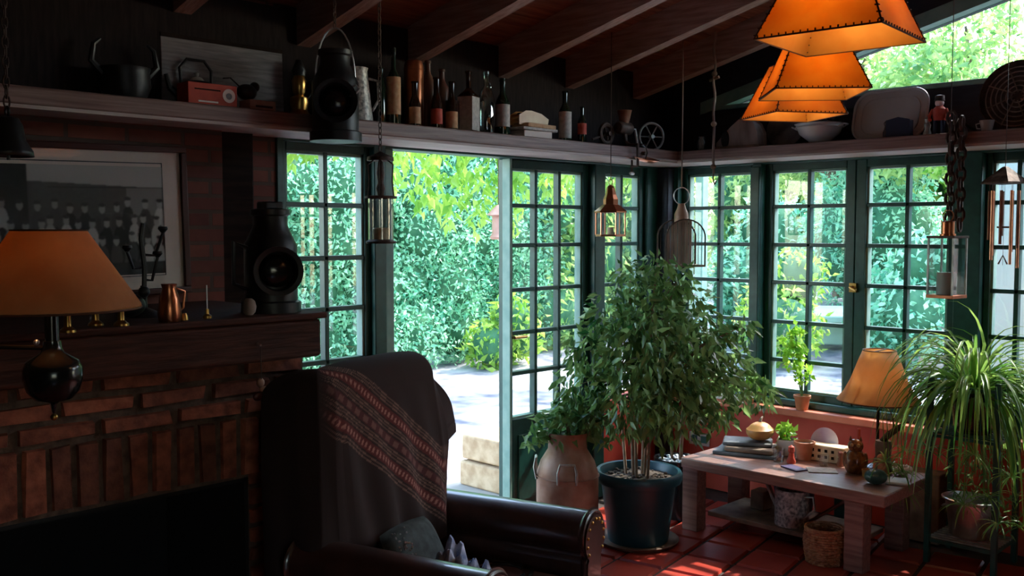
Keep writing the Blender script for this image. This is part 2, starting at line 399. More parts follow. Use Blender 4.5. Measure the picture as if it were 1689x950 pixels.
for x in (-.6, -2.0, -3.3, -4.6, -6.0):
    b = MB(); b.add([(x+s, y, zr(y)+t) for s in (-.04, .04) for y in (RIDGE, YB) for t in (0, PT)],
          [(0, 1, 3, 2), (4, 6, 7, 5), (0, 4, 5, 1), (2, 3, 7, 6), (0, 2, 6, 4), (1, 5, 7, 3)])
    b.build('rafter', M['rafter'], ceil, smooth=False)

# walls
wallb = brickmat('brick_wall', (.24, .07, .045), (.13, .035, .025), (.10, .06, .045), .22, .062)
wl_ = struct(MB().box(XL-.15, -2.83, 0, .15, 0, 2.56).build('wall_left', wallb, smooth=False))
MB().box(-2.83, 0, 0, .15, 2.0, 2.56).build('board', M['topboard'], wl_, smooth=False)
MB().box(-.62, 0, 0, .15, 0, .575).build('plinth', M['redwall'], wl_, smooth=False, label='red painted low wall')
MB().box(-2.83, -2.28, .02, .13, 0, .16).build('plinth', M['redwall'], wl_, smooth=False, label='red painted low wall')
MB().box(XL, -2.84, -.115, -.001, 2.09, 2.52).build('board', M['topboard'], wl_, smooth=False)
MB().box(-3.135, -2.975, -.07, 0, 0, 2.5).build('post', M['darkwood'], wl_, bevel=.01)
MB().box(XL, -3.135, -.10, 0, 1.0, 2.5).build('chimney_breast', wallb, wl_, smooth=False)
YE = -4.3
wr = MB().box(0, .15, YE, 0, 0, .56); wr.box(0, .15, YB, YE, 0, 2.0)
wr_ = struct(wr.build('wall_right', M['redwall'], smooth=False))
MB().box(0, .15, YB, 0, 2.0, 2.33).build('board', M['navy'], wr_, smooth=False)
g = MB(); g.prism([(0, 2.57), (0, 2.33), (-.32, 2.33), (-3.6, 3.15), (-3.6, 2.33), (YB, 2.33), (YB, zr(YB)+PT), (RIDGE, zr(RIDGE)+PT)], 0, .15, 'x')
g.build('gable', M['navy'], wr_, smooth=False)
sl = MB(); sl.box(-.10, .17, YE, -.02, .545, .585); sl.build('window_ledge', M['terrasill'], wr_, bevel=.006)
wb = MB(); wb.box(XL-.15, -6.9, YB-.15, YB, 0, 3.0); wb.box(-5.3, .15, YB-.15, YB, 0, 3.0); wb.box(-6.9, -5.3, YB-.15, YB, 0, .7); wb.box(-6.9, -5.3, YB-.15, YB, 2.1, 3.0)  # opening left for the added fill window
struct(wb.build('wall_back', M['darkwood'], smooth=False))
wn_ = MB().prism([(0, 0), (YB, 0), (YB, zr(YB)+PT), (RIDGE, zr(RIDGE)+PT), (0, 2.57)], XL-.15, XL, 'x')
struct(wn_.build('wall_near', M['darkwood'], smooth=False))

# windows. u runs along the wall, z up, d is the depth through the wall
def wbox(b, ax, u0, u1, z0, z1, d0, d1):
    return b.box(u0, u1, d0, d1, z0, z1) if ax == 'y' else b.box(d0, d1, u0, u1, z0, z1)
def window(name, ax, U0, U1, Z0, Z1, g0, g1, zs, cols, sash=.0, frm=M['green'], d=.03, kick=0):
    o = MB(); d0, d1 = d, d+.06
    wbox(o, ax, U0, g0, Z0, Z1, d0, d1); wbox(o, ax, g1, U1, Z0, Z1, d0, d1)
    wbox(o, ax, g0, g1, zs[0], Z1, d0, d1); wbox(o, ax, g0, g1, Z0, zs[-1], d0, d1)
    root = o.build(name, frm, bevel=.004); struct(root)
    # thin raised inner bead (light on its edge put into the pale colour) and the bars
    bd = MB()
    for a, c in ((g0, g0+.012), (g1-.012, g1)): wbox(bd, ax, a, c, zs[-1], zs[0], d0+.012, d1-.005)
    wbox(bd, ax, g0, g1, zs[0]-.012, zs[0], d0+.012, d1-.005); wbox(bd, ax, g0, g1, zs[-1], zs[-1]+.012, d0+.012, d1-.005)
    bd.build('glazing_bead', M['greenpale'], root, smooth=False, label='green bead with light in its colour')
    mu = MB(); w = .011
    for k in range(1, cols):
        u = g0 + (g1-g0)*k/cols; wbox(mu, ax, u-w, u+w, zs[-1], zs[0], d0+.008, d1-.01)
    for z in zs[1:-1]: wbox(mu, ax, g0, g1, z-w, z+w, d0+.008, d1-.01)
    mu.build('glazing_bars', frm, root, bevel=.003)
    gl = MB(); wbox(gl, ax, g0, g1, zs[-1], zs[0], d0+.033, d0+.036); gl.build('glass', M['pane'], root, smooth=False)
    if kick:
        k = MB(); wbox(k, ax, U0+.09, U1-.09, Z0+.09, zs[-1]-.09, d0-.008, d0+.004); k.build('panel', frm, root, bevel=.004)
    return root
ZA = [1.935, 1.735, 1.518, 1.273, 1.036, .812, .56]
ZL = [1.95, 1.714, 1.474, 1.241, 1.001, .761, .50]
window('window_1', 'y', -2.795, -2.315, .16, 1.99, -2.765, -2.345, ZL, 2, d=.02)
dl = window('door_1', 'y', -1.383, -.695, .01, 1.985, -1.335, -.745, ZA, 3, d=.045, kick=1)
hb = MB(); hb.tube([(-1.36, .05, 1.02), (-1.36, .0, 1.02)], .008); hb.tube([(-1.365, 0, 1.02), (-1.27, 0, 1.02)], .009); hb.bc((-1.36, .042, 1.02), (.03, .008, .14))
hb.build('handle', M['brass'], dl, label='brass lever handle')
window('window_2', 'y', -.60, -.19, .575, 1.99, -.572, -.233, ZA, 2, d=.02)
ZB = [1.945, 1.738, 1.516, 1.297, 1.066, .842, .665]
window('window_3', 'x', -.64, -.115, .585, 1.99, -.603, -.153, ZB, 2)
w4 = window('window_4', 'x', -1.25, -.70, .585, 1.99, -1.198, -.743, ZB, 2)
w5 = window('window_5', 'x', -1.80, -1.254, .585, 1.99, -1.752, -1.312, ZB, 2)
hb = MB(); hb.bc((.022, -1.252, 1.285), (.02, .04, .05)); hb.tube([(.02, -1.252, 1.29), (-.02, -1.252, 1.29), (-.03, -1.29, 1.275)], .007)
hb.build('latch', M['brass'], w4, label='brass window latch')
w6 = window('window_6', 'x', -2.62, -1.925, .585, 1.99, -2.56, -1.955, ZB, 5, d=.04)
window('added_window_7', 'x', -3.42, -2.70, .585, 1.99, -3.36, -2.76, ZB, 4, d=.04)  # out of view, added to let more daylight in
window('window_8', 'x', -4.24, -3.50, .585, 1.99, -4.18, -3.56, ZB, 4, d=.04)
window('fill_window_10', 'y', -6.9, -5.3, .7, 2.1, -6.83, -5.37, [2.03, 1.6, 1.2, .78], 6, d=YB-.10)  # unseen window added in the back wall as fill light
# frame timbers between and above the windows
tr = MB(); 
tr.box(-2.83, 0, -.012, .10, 1.955+.03, 2.02)                # head
tr.box(-2.83, -2.795, -.01, .10, .16, 2.0); tr.box(-2.315, -2.245, -.015, .10, 0, 2.0)
tr.box(-.695, -.60, -.005, .10, 0, 2.0); tr.box(-.19, -.08, -.005, .10, .575, 2.0)
struct(tr.build('trim_1', M['green'], bevel=.005))
struct(MB().box(-2.238, -2.19, .0, .10, 0, 1.985).build('trim_2', M['greenpale'], bevel=.004))  # jamb coloured pale for the light on the reveal
struct(MB().box(-1.40, -1.384, .0, .06, 0, 1.985).build('trim_3', M['greenpale'], bevel=.004))  # sunlight on the door reveal put into the colour
tr = MB(); tr.box(-.012, .10, YE, 0, 1.985, 2.02)
for a, c in ((-.115, -.0), (-.70, -.64), (-1.925, -1.80), (-2.70, -2.62), (-3.50, -3.42), (YE, -4.24)): tr.box(-.02, .10, a, c, .585, 1.99)
tr.box(-.045, -.02, -.70, -.64, .585, 1.97)
struct(tr.build('trim_4', M['green'], bevel=.005))
struct(MB().box(-.085, 0, -.085, 0, .0, 1.99).build('trim_5', M['navy'], bevel=.008))
struct(MB().box(-.02, .16, YE, -.02, .585, .625).build('trim_6', M['green'], bevel=.008))
# gable light: frame strip under the roof slope, lower rail, glass
gb = MB(); t0, t1 = .28, 3.6
def gz(t): return 2.25 + .25*t
gb.prism([(-t0, gz(t0)-.01), (-t1, gz(t1)-.01), (-t1, gz(t1)+.055), (-t0, gz(t0)+.055)], -.025, .07, 'x')
gb.box(-.02, .07, -t1, -t0, 2.325, 2.35)
gr = struct(gb.build('window_9', M['greenpale'], bevel=.004))
gg = MB(); gg.prism([(-.33, 2.34), (-t1, 2.34), (-t1, gz(t1)-.01)], .03, .034, 'x'); gg.build('glass', M['pane'], gr, smooth=False)

# plate rail shelves round the two window walls
sh = tag(MB().box(XL, -.001, -.30, -.001, 2.008, 2.068).build('wall_shelf', M['shelf'], bevel=.006), 'long dark wooden shelf above the garden door and fireplace', 'shelf')
sh2 = tag(MB().box(-.30, -.001, YE, -.301, 2.008, 2.066).build('wall_shelf', M['shelf'], bevel=.006), 'dark wooden shelf above the casement windows, carrying the white tray', 'shelf')

MB().box(XL, -.001, -.296, -.001, 1.996, 2.008).build('underside', M['lit_underside'], sh, smooth=False, label='underside with bounce light in its colour')  # added slab; bounced daylight is put into its pale colour
MB().box(-.296, -.001, YE, -.301, 1.996, 2.008).build('underside', M['lit_underside'], sh2, smooth=False, label='underside with bounce light in its colour')

# ================================================================ FIREPLACE
fp = thing('fireplace', 'red brick fireplace with a black opening and heavy dark wooden mantel', 'fireplace', (-3.19, -.75, 0))
FX, FY = -3.19, -.75
def L_(x, y, z): return (x-FX, y-FY, z)
core = MB(); OX, OZ = -3.415, .765           # opening right edge and lintel height
core.box(OX, -3.19, -.735, -.10, 0, 1.17); core.box(-6.2, OX, -.735, -.10, OZ, 1.17); core.box(-6.2, -5.3, -.735, -.10, 0, OZ)
T = Matrix.Translation((-FX, -FY, 0))
cc = MB(); cc.add(core.v, core.f, T); cc.build('masonry', M['mortar'], fp, smooth=False)
hb = MB(); hb.box(-5.3, OX, -.70, -.12, .0, .02, T); hb.box(-5.3, OX, -.16, -.12, 0, OZ, T); hb.box(OX-.012, OX+.001, -.737, -.12, 0, OZ+.001, T); hb.box(-5.3, OX, -.737, -.12, OZ-.012, OZ, T); hb.build('firebox', M['soot'], fp, smooth=False)
bk = MB()
def brick(x0, x1, z0, z1, y0=-.752):
    j = lambda s: random.uniform(-s, s)
    vs = []; d = .03; e = .006
    for (px, pz) in ((x0, z0), (x1, z0), (x1, z1), (x0, z1)): vs.append((px+j(.004), y0+d, pz+j(.003)))
    yy = y0 + j(.004)
    for (px, pz) in ((x0+e, z0+e), (x1-e, z0+e), (x1-e, z1-e), (x0+e, z1-e)): vs.append((px+j(.005), yy+j(.003), pz+j(.004)))
    bk.add(vs, [(4, 5, 6, 7), (0, 1, 5, 4), (1, 2, 6, 5), (2, 3, 7, 6), (3, 0, 4, 7)], T)
rows = 0; z = .985
while z < 1.16:
    x = -3.19 - (.12 if rows % 2 else 0)
    if rows % 2: brick(x, -3.19, z, z+.050)
    while x > -5.6: brick(x-.232, x-.014, z, z+.050); x -= .24
    rows += 1; z += .064
x = -3.30
while x > -5.5: brick(x-.062, x, .775, .972); x -= .077
brick(-3.285, -3.19, .86, .91); brick(-3.285, -3.19, .925, .975)
z = .01; r = 0
while z < .84:
    if r % 2: brick(OX+.004, -3.30, z, z+.052); brick(-3.29, -3.195, z, z+.052)
    else: brick(OX+.004, -3.195, z, z+.052)
    z += .066; r += 1
bk.build('brickwork', M['brick'], fp, smooth=False)
mb = MB(); mb.box(-6.3, -3.20, -.87, -.10, 1.17, 1.30, T); mb.build('mantel_beam', M['mantel'], fp, bevel=.012)
mt = MB(); mt.box(-6.32, -3.185, -.885, -.10, 1.301, 1.322, T); mt.build('mantel_shelf', M['mantel'], fp, bevel=.005)

# ================================================================ OUTSIDE
def gz_(x, y):   # garden rises gently away from the house
    d = np.maximum(np.maximum(x-1.5, y-2.0), 0); return -.02 + .0*d + np.where(x > 6, (x-6)*.07, 0)
N = 90; xs = np.linspace(-14, 26, N); ys = np.linspace(-16, 20, N); X, Y = np.meshgrid(xs, ys, indexing='ij')
Z = gz_(X, Y) + RNG.normal(size=X.shape)*.012
V = np.stack([X, Y, Z-.02], -1).reshape(-1, 3); idx = np.arange(N*N).reshape(N, N)
F = np.stack([idx[:-1, :-1], idx[1:, :-1], idx[1:, 1:], idx[:-1, 1:]], -1).reshape(-1, 4)
inside = (V[F][:, :, 0].max(1) > XL-.1) & (V[F][:, :, 0].min(1) < .12) & (V[F][:, :, 1].max(1) > YB) & (V[F][:, :, 1].min(1) < .12)
gd = npmesh('garden_ground', V, F[~inside], M['cobble'], smooth=True); gd['kind'] = 'structure'
tr = MB(); tr.box(-9, 1.0, .15, 1.0, -.1, -.021); tr.box(.15, 1.0, -9, .15, -.1, -.021)
struct(tr.build('terrace', mat('terrace_paving', (.34, .32, .30), .9, c2=(.46, .43, .40), scale=3, bump=.3), smooth=False))  # mostly unseen, made pale to bounce light onto the ceiling

def shrub(name, label, cat, loc, clumps, m, L, dens, group=None, trunk=None, k=.72, droop=.3, leafname='foliage'):
    t = thing(name, label, cat, loc, 0, group)
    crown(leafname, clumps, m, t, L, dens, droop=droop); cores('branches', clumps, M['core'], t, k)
    if trunk: MB().tube(*trunk).build('trunk', M['treebark'], t)
    return t
def rc(x, y, z, r, s=(1, 1, 1)): return ((x, y, z), (r*s[0], r*s[1], r*s[2]))
def pack(x0, x1, y0, y1, z0, z1, n, r): return [rc(random.uniform(x0, x1), random.uniform(y0, y1), random.uniform(z0, z1), r*random.uniform(.75, 1.25)) for _ in range(n)]
# hedge beyond the door
cl = [rc(x + random.uniform(-.15, .15), random.uniform(-.15, .15), z + random.uniform(-.1, .1), random.uniform(.45, .66), (1, .8, 1)) for x in np.arange(-2.3, 2.3, .55) for z in (.35, .95, 1.55, 2.15, 2.7)]
shrub('garden_shrub', 'dense blue-green shrub filling the view through the open garden door', 'shrub', (2.4, 5.4, 0), cl, M['hedge'], .07, 560)
cl = [rc(x + random.uniform(-.15, .15), random.uniform(-.15, .15), z, random.uniform(.45, .62)) for x in np.arange(-1.6, 1.7, .6) for z in (.3, .9, 1.5)]
shrub('garden_shrub', 'light green shrub outside the narrow window beside the fireplace', 'shrub', (-1.6, 5.6, 0), cl, M['vine'], .085, 260)
cl = [rc(x + random.uniform(-.15, .15), random.uniform(-.2, .2), z, random.uniform(.5, .7)) for x in np.arange(-1.9, 2.0, .65) for z in (.4, 1.1, 1.8, 2.5)]
shrub('garden_shrub', 'leafy shrub seen through the many-paned door leaf', 'shrub', (6.6, 5.6, .1), cl, M['hedge2'], .13, 110)
# low round bush at foot
shrub('garden_shrub', 'low bright green bush at the foot of the big shrub', 'shrub', (3.05, 4.55, 0), [rc(-.15, 0, .25, .33), rc(.3, .05, .3, .34), rc(.1, -.1, .55, .3)], M['vine'], .11, 230)
# vine hanging over the doorway from a pergola
pg = thing('pergola', 'pale garden pergola standing outside the open door', 'pergola', (0, 2.3, 0))
for x in (-3.0, 3.9): MB().box(x-.05, x+.05, -.05, .05, 0, 2.55).build('post', M['greenpale'], pg, bevel=.005)
MB().box(-3.6, 4.4, -.04, .04, 2.55, 2.68).build('beam', M['greenpale'], pg, bevel=.005)
for x in np.arange(-2.6, 4.2, 1.1): MB().box(x-.025, x+.025, -.6, 1.3, 2.68, 2.75).build('crossbar', M['greenpale'], pg)
vt = thing('climbing_vine', 'yellow-green vine trailing from the pergola over the doorway', 'vine', (0, 2.5, 0))
cl = []
for x in np.arange(-2.8, 4.2, .30):
    cl.append(rc(x, random.uniform(-.3, .5), 2.70+random.uniform(-.05, .1), .3, (1, 1.2, .6)))
    h = (.35 + .25*random.random()) if x < -.9 else (min(.95, .25 + .40*(x+1.0)) + random.uniform(-.1, .1) if x < 1.2 else random.uniform(.3, .7))
    cl.append(rc(x + .1, random.uniform(-.1, .3), 2.60-h/2, .17, (1, 1, .6+h*2.6)))
crown('foliage', cl, M['vine'], vt, .11, 210, droop=1.2)
MB().tube([(-2.9, -.2, 0), (-2.8, -.15, 1.4), (-2.6, 0, 2.6), (-.5, .1, 2.72), (3.6, .1, 2.72)], [.04, .035, .03, .02, .012]).build('stem', M['treebark'], vt)
# feeder outside
p = on(1, 2.3, 822, 350); q = on(1, 2.3, 822, 395)
bf = thing('bird_feeder', 'small pinkish hanging feeder outside the open doorway', 'feeder', (p.x, 2.3, q.z))
b = MB(); b.lathe([(.06, 0), (.075, .02), (.055, .05), (.055, .20), (.10, .21), (.02, .29), (.001, .30)]); b.build('body', M['pinkbrick'], bf)
MB().tube([(0, 0, .29), (0, 0, 2.56-q.z)], .004, 6).build('cord', M['chainr'], bf)
# trees: each its own crown and trunk
def tree(label, x, y, h, r, m, n=9, L=.16, dens=70, group='garden trees'):
    t = thing('garden_tree', label, 'tree', (x, y, float(gz_(np.array(x), np.array(y)))), 0)
    cl = [rc(random.uniform(-r, r)*.7, random.uniform(-r, r)*.7, h*random.uniform(.5, 1.0), r*random.uniform(.32, .5), (1, 1, .75)) for _ in range(n)]
    crown('foliage', cl, m, t, L, dens)
    MB().tube([(0, 0, -.2), (.1, .05, h*.35), (-.05, .1, h*.75)], [.16, .12, .05]).build('trunk', M['treebark'], t)
    for c, rr in cl[:6]:
        MB().tube([(.08, .06, h*.4), (c[0]*.6, c[1]*.6, (h*.4+c[2])/2+.2), c], [.07, .05, .02]).build('branch', M['treebark'], t)
    return t
tree('tall tree towering behind the big shrub', 3.4, 8.4, 5.8, 2.3, M['tree'], 12)
tree('tall tree behind the light green shrub beside the fireplace window', -1.2, 8.2, 5.6, 2.2, M['vine'], 11)
tree('spreading tree right of the door leaf view', 8.0, 7.6, 5.8, 2.4, M['tree'], 12)
tree('dark spreading tree at the far side of the yard, seen in the first corner casement', 12.0, 4.6, 5.2, 2.6, M['hedge2'], 14)
tree('broad tree filling the upper panes of the middle casement', 10.5, 1.6, 4.6, 2.2, M['hedge2'], 14)
tree('tree with yellow-green leaves in the casement left of the dark post', 8.8, .2, 3.5, 1.6, M['vine'], 12)
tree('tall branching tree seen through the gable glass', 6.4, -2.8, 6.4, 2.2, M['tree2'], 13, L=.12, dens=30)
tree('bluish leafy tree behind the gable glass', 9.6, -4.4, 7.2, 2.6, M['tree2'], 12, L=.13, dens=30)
for k, (x, y, m, lab) in enumerate(((15.5, 7.5, 'hedge2', 'left part of the tall leafy screen closing the far yard'), (16.5, 4.2, 'vine', 'lime-green part of the tall leafy screen closing the far yard'), (16.5, 1.0, 'hedge2', 'mid green part of the tall leafy screen closing the far yard'), (16.0, -2.2, 'hedge2', 'right part of the tall leafy screen closing the far yard'))):
    cl = [rc(random.uniform(-.5, .5), yy+random.uniform(-.2, .2), z+random.uniform(-.2, .2), random.uniform(.9, 1.15)) for yy in (-1.2, 0, 1.2) for z in (.6, 1.9, 3.0)]
    shrub('tall_hedge', lab, 'hedge', (x, y, float(gz_(np.array(x), np.array(y)))), cl, M[m], .24, 42)
# shrubs in the yard
for lab, x, y, r, m in (('rounded teal bush left of the yard in the first corner casement', 7.2, 3.6, .8, M['hedge']),
                    ('yellow-green bush beyond the first corner casement', 5.6, 2.3, .55, M['vine']),
                    ('teal leafy bush left of the pink wall', 6.4, 1.15, .62, M['hedge']),
                    ('green bush in front of the pink wall', 6.2, -.9, .5, M['hedge2']),
                    ('mid green bush at the back of the yard', 11.0, 3.6, 1.3, M['hedge'])):
    shrub('garden_shrub', lab, 'shrub', (x, y, float(gz_(np.array(x), np.array(y)))), [rc(0, 0, r*.8, r), rc(r*.6, r*.5, r*1.2, r*.7), rc(-r*.6, -r*.5, r*1.0, r*.7), rc(.1, -.2, r*1.9, r*.7)], m, .11, 150)
pw = MB(); pw.box(7.6, 7.8, -2.6, -.1, .05, 1.5); tag(pw.build('garden_wall', M['pinkbrick'], bevel=.03), 'low pinkish garden wall beyond the right hand casement', 'wall')
wh = MB(); wh.box(2.1, 2.26, -4.6, -1.2, 0, 2.3); tag(wh.build('garden_wall', M['plaster'], bevel=.01), 'pale green-white plastered wall just outside the wind chime window', 'wall')
# low pale seat / slab in the yard
sb = MB(); sb.box(-.9, .9, -.6, .6, .30, .40); sb.box(-.7, -.5, -.5, .5, 0, .3); sb.box(.5, .7, -.5, .5, 0, .3)
t_ = sb.build('garden_bench', M['plaster'], loc=(7.6, 2.3, .1), bevel=.02); t_.rotation_euler = (0, 0, .5); tag(t_, 'pale stone bench slab out in the bright yard', 'bench')
# stone block planters beside the door
for k, (z0, lab) in enumerate(((0, 'lower tan stone block outside the door'), (.165, 'upper tan stone block stacked outside the door'))):
    b = MB(); b.box(-.19, .19, -.26, .26, 0, .155); o = b.build('stone_block', M['blocks'], loc=(-.78 + .02*k, .62, z0-.02), bevel=.014); tag(o, lab, 'block', 'tan blocks by the door')
# ================================================================ ARMCHAIR
ac = thing('armchair', 'dark brown leather armchair with rolled arms in front of the garden door', 'armchair', (-3.0, -1.21, 0), R(-74))
b = MB(); b.box(-.24, .40, -.27, .27, .09, .30); b.build('seat_frame', M['leather'], ac, bevel=.02)
b = MB(); b.box(-.13, .43, -.255, .255, .30, .435); b.build('seat_cushion', M['cushion'], ac, bevel=.045, label='mauve seat cushion')
for s in (1, -1):
    out = []
    for k in range(0, 25):      # rolled top, then the panel sides
        a = R(-60 + 300*k/24); out.append((s*(.345 + .085*math.cos(a)), .555 + .075*math.sin(a)))
    out += [(s*.285, .47), (s*.275, .10), (s*.375, .10), (s*.39, .47)]
    MB().prism(out, -.26, .43, 'x').build('arm', M['leather'], ac, bevel=.012)
    af = MB().prism([(s*.33 + (y-s*.33)*.86, .10 + (z-.10)*.965) for y, z in out], .425, .448, 'x').build('arm_front', M['leather'], ac, bevel=.01)
    P = [(.436, y, z) for y, z in out]; MB().tube(P + [P[0]], .006, 6).build('piping', M['leather'], ac)
    b = MB()
    for k in range(2, 23, 2): b.ball((.449, s*.33 + (out[k][0]-s*.33)*.8, .10 + (out[k][1]-.10)*.955), .006, n=8, m=5)
    b.build('nail_heads', M['brass'], af)
out = [(-.16, .30), (-.215, .95), (-.225, 1.04), (-.25, 1.10), (-.285, 1.12), (-.325, 1.10), (-.36, 1.04), (-.37, .95), (-.33, .12), (-.24, .12)]
b = MB().prism(out, -.28, .28, 'y'); b.build('backrest', M['leather'], ac, bevel=.04)
for x in (-.28, .37):
    for y in (-.30, .30): MB().lathe([(.018, 0), (.032, .10)], (x, y, 0), 12).build('leg', M['darkwood'], ac)

# blanket draped over the back: a fine grid with the woven bands in its colours
def sstep(a, b_, x): t = np.clip((x-a)/(b_-a), 0, 1); return t*t*(3-2*t)
NU, NVv = 230, 210
su = np.linspace(0, 1, NU); tv = np.linspace(0, 1, NVv)
plan = np.array([(-.30, .345), (-.22, .345), (-.15, .325), (-.12, .28), (-.115, .1), (-.115, -.1), (-.12, -.28), (-.15, -.335), (-.22, -.355), (-.30, -.36), (-.38, -.34)])
seg = np.r_[0, np.cumsum(np.linalg.norm(np.diff(plan, axis=0), axis=1))]; seg /= seg[-1]
px_ = np.interp(su, seg, plan[:, 0]); py_ = np.interp(su, seg, plan[:, 1])
zb = np.interp(su, [0, .06, .12, .2, .4, .62, .70, .76, .86, 1], [.90, .84, .86, .50, .47, .46, .42, .36, .15, .10])
V = np.zeros((NU, NVv, 3)); C = np.zeros((NU, NVv, 3))
for i in range(NU):
    y0 = np.clip(py_[i], -.27, .27)*.96; x0 = -.27
    top = 1.165 - .012*abs(y0/.27)**3
    for j in range(NVv):
        t = tv[j]
        if t < .16:
            a = t/.16*PI/2; x = x0 + (px_[i]-.055-x0)*math.sin(a); y = y0 + (py_[i]-y0)*math.sin(a); z = top - .10*(1-math.cos(a))
        else:
            q = (t-.16)/.84; z = (top-.10) + (zb[i]-(top-.10))*q
            lean = .055*max(0, 1-q*1.25); x = px_[i]-lean; y = py_[i]
            f = q**.8; w = .013*math.sin(su[i]*46 + q*3) + .008*math.sin(su[i]*21 - q*5)
            nx = -(y - 0)/.5 if False else 0
            x += (w + .014)*f*(1 if .18 < su[i] < .7 else .3); y += (w + .02)*f*(1 if su[i] <= .18 else (-1 if su[i] >= .7 else 0))
            if su[i] > .72: x += .05*q*math.sin(PI*min(1, (su[i]-.72)/.2))*.4; y -= .06*q
            if su[i] < .13: y += .09*q**.7; x += .015*math.sin(q*5)
        V[i, j] = (x + .02*0, y, z + .0)
base = np.array([.026, .013, .012])
yy, zz = V[..., 1], V[..., 2] + np.where(V[..., 0] < -.2, (-.2-V[..., 0])*.8, 0)
ssx = np.interp(su, [0, .2, .7, 1], [.36, .30, -.30, -.62])[:, None]*np.ones_like(zz)
q = (zz + .70*(ssx-.3)) ; 
C[:] = base
Q = (q-.50)/.31
def band(lo, hi, col, m=None):
    k = (Q > lo) & (Q < hi)
    if m is not None: k &= m
    C[k] = col
cr, rd, pk = np.array([.19, .105, .080]), np.array([.10, .020, .018]), np.array([.34, .15, .12])
al = ssx*1.25 - zz*.9
for lo in (.02, .07, .29, .335, .375, .57, .615, .655, .885, .93, .975): band(lo, lo+.016, cr)
dots = np.sin(al*2*PI/.030) > .15; dots2 = np.sin(al*2*PI/.075) > -.1
band(.12, .26, rd); band(.155, .225, pk, dots)
band(.70, .85, rd); band(.74, .81, pk, dots)
band(.42, .54, np.array([.075, .02, .02])); band(.44, .52, np.array([.16, .07, .06]), dots2)
C[(Q < .0) | (Q > 1.0)] = base
fade = sstep(.70, .78, su)[:, None, None]; C = C*(1-fade) + (base*.8)*fade
idx = np.arange(NU*NVv).reshape(NU, NVv)
F = np.stack([idx[:-1, :-1], idx[:-1, 1:], idx[1:, 1:], idx[1:, :-1]], -1).reshape(-1, 4)
bl = npmesh('woven_blanket', V.reshape(-1, 3), F, M['weave'], col=C.reshape(-1, 3), smooth=True)
bl.location = (-3.0, -1.21, 0); bl.rotation_euler = (0, 0, R(-74))
md = bl.modifiers.new('solid', 'SOLIDIFY'); md.thickness = .007; md.offset = 1
tag(bl, 'dark brown woven blanket with red and cream bands draped over the armchair back', 'blanket')
fr = MB()
for i in range(int(NU*.72), NU, 3):
    p = V[i, -1]; fr.tube([p, p + np.array((.004*math.sin(i), -.004, -.028)), p + np.array((.006*math.sin(i*3), 0, -.05))], .0022, 4)
fr.build('fringe', M['leather'], bl)
# things on the seat
def chw(x, y, z): a = R(-74); return Vector((-3.0 + x*math.cos(a) - y*math.sin(a), -1.21 + x*math.sin(a) + y*math.cos(a), z))
pc = thing('cushion', 'small dark patterned cushion leaning inside the armchair', 'cushion', chw(-.03, -.06, .52), R(-74))
b = MB(); n = 14; P = []
for i in range(n+1):
    for j in range(n+1):
        u, v = i/n*2-1, j/n*2-1; e = (1-u**4)*(1-v**4); P.append((u, v, e))
vs = [(-.045*e**.5, u*.14*(1-.08*v*v), v*.115*(1-.08*u*u)) for u, v, e in P] + [(.045*e**.5, u*.14*(1-.08*v*v), v*.115*(1-.08*u*u)) for u, v, e in P]
fs = []
for i in range(n):
    for j in range(n):
        a = i*(n+1)+j; m_ = (n+1)**2; fs += [(a, a+n+1, a+n+2, a+1), (m_+a, m_+a+1, m_+a+n+2, m_+a+n+1)]
b.add(vs, fs, Matrix.Rotation(R(-28), 4, 'Y')); b.build('cover', M['darkfab'], pc)
b = MB()
for k in range(60): u = random.uniform(-.12, -.04); v = random.uniform(-.1, .1); b.ball((.05-.02*abs(v)*5, u, v), .0035, n=6, m=4, T=Matrix.Rotation(R(-28), 4, 'Y'))
b.build('sequins', M['steel'], pc, label='silvery sequins')
b = MB(); nn = 26; c0 = chw(.10, -.03, .445)
vs = []; 
for i in range(nn):
    for j in range(nn):
        u, v = i/(nn-1)-.5, j/(nn-1)-.5
        h = .11*math.exp(-(u*u+v*v)*14) + .022*math.sin(u*25+v*6) + .018*math.sin(v*31-u*9)
        vs.append((u*.22, v*.20, max(.002, h+.012)))
b.add(vs, [(i*nn+j, (i+1)*nn+j, (i+1)*nn+j+1, i*nn+j+1) for i in range(nn-1) for j in range(nn-1)])
o = b.build('scarf', M['bluecloth'], loc=c0, solid=.004); o.rotation_euler = (0, 0, .5); tag(o, 'crumpled blue and white scarf on the armchair seat', 'scarf')
b = MB(); b.tube([chw(.2+.11*math.cos(a), .10+.12*math.sin(a), .448+.006*math.sin(a*3)) for a in np.linspace(0, 5.6, 30)], .007, 6)
b.tube([chw(.21+.08*math.cos(a), .09+.09*math.sin(a), .454) for a in np.linspace(1, 6.6, 30)], .006, 6)
tag(b.build('leather_strap', M['blackgloss']), 'coiled black strap on the armchair seat cushion', 'strap')

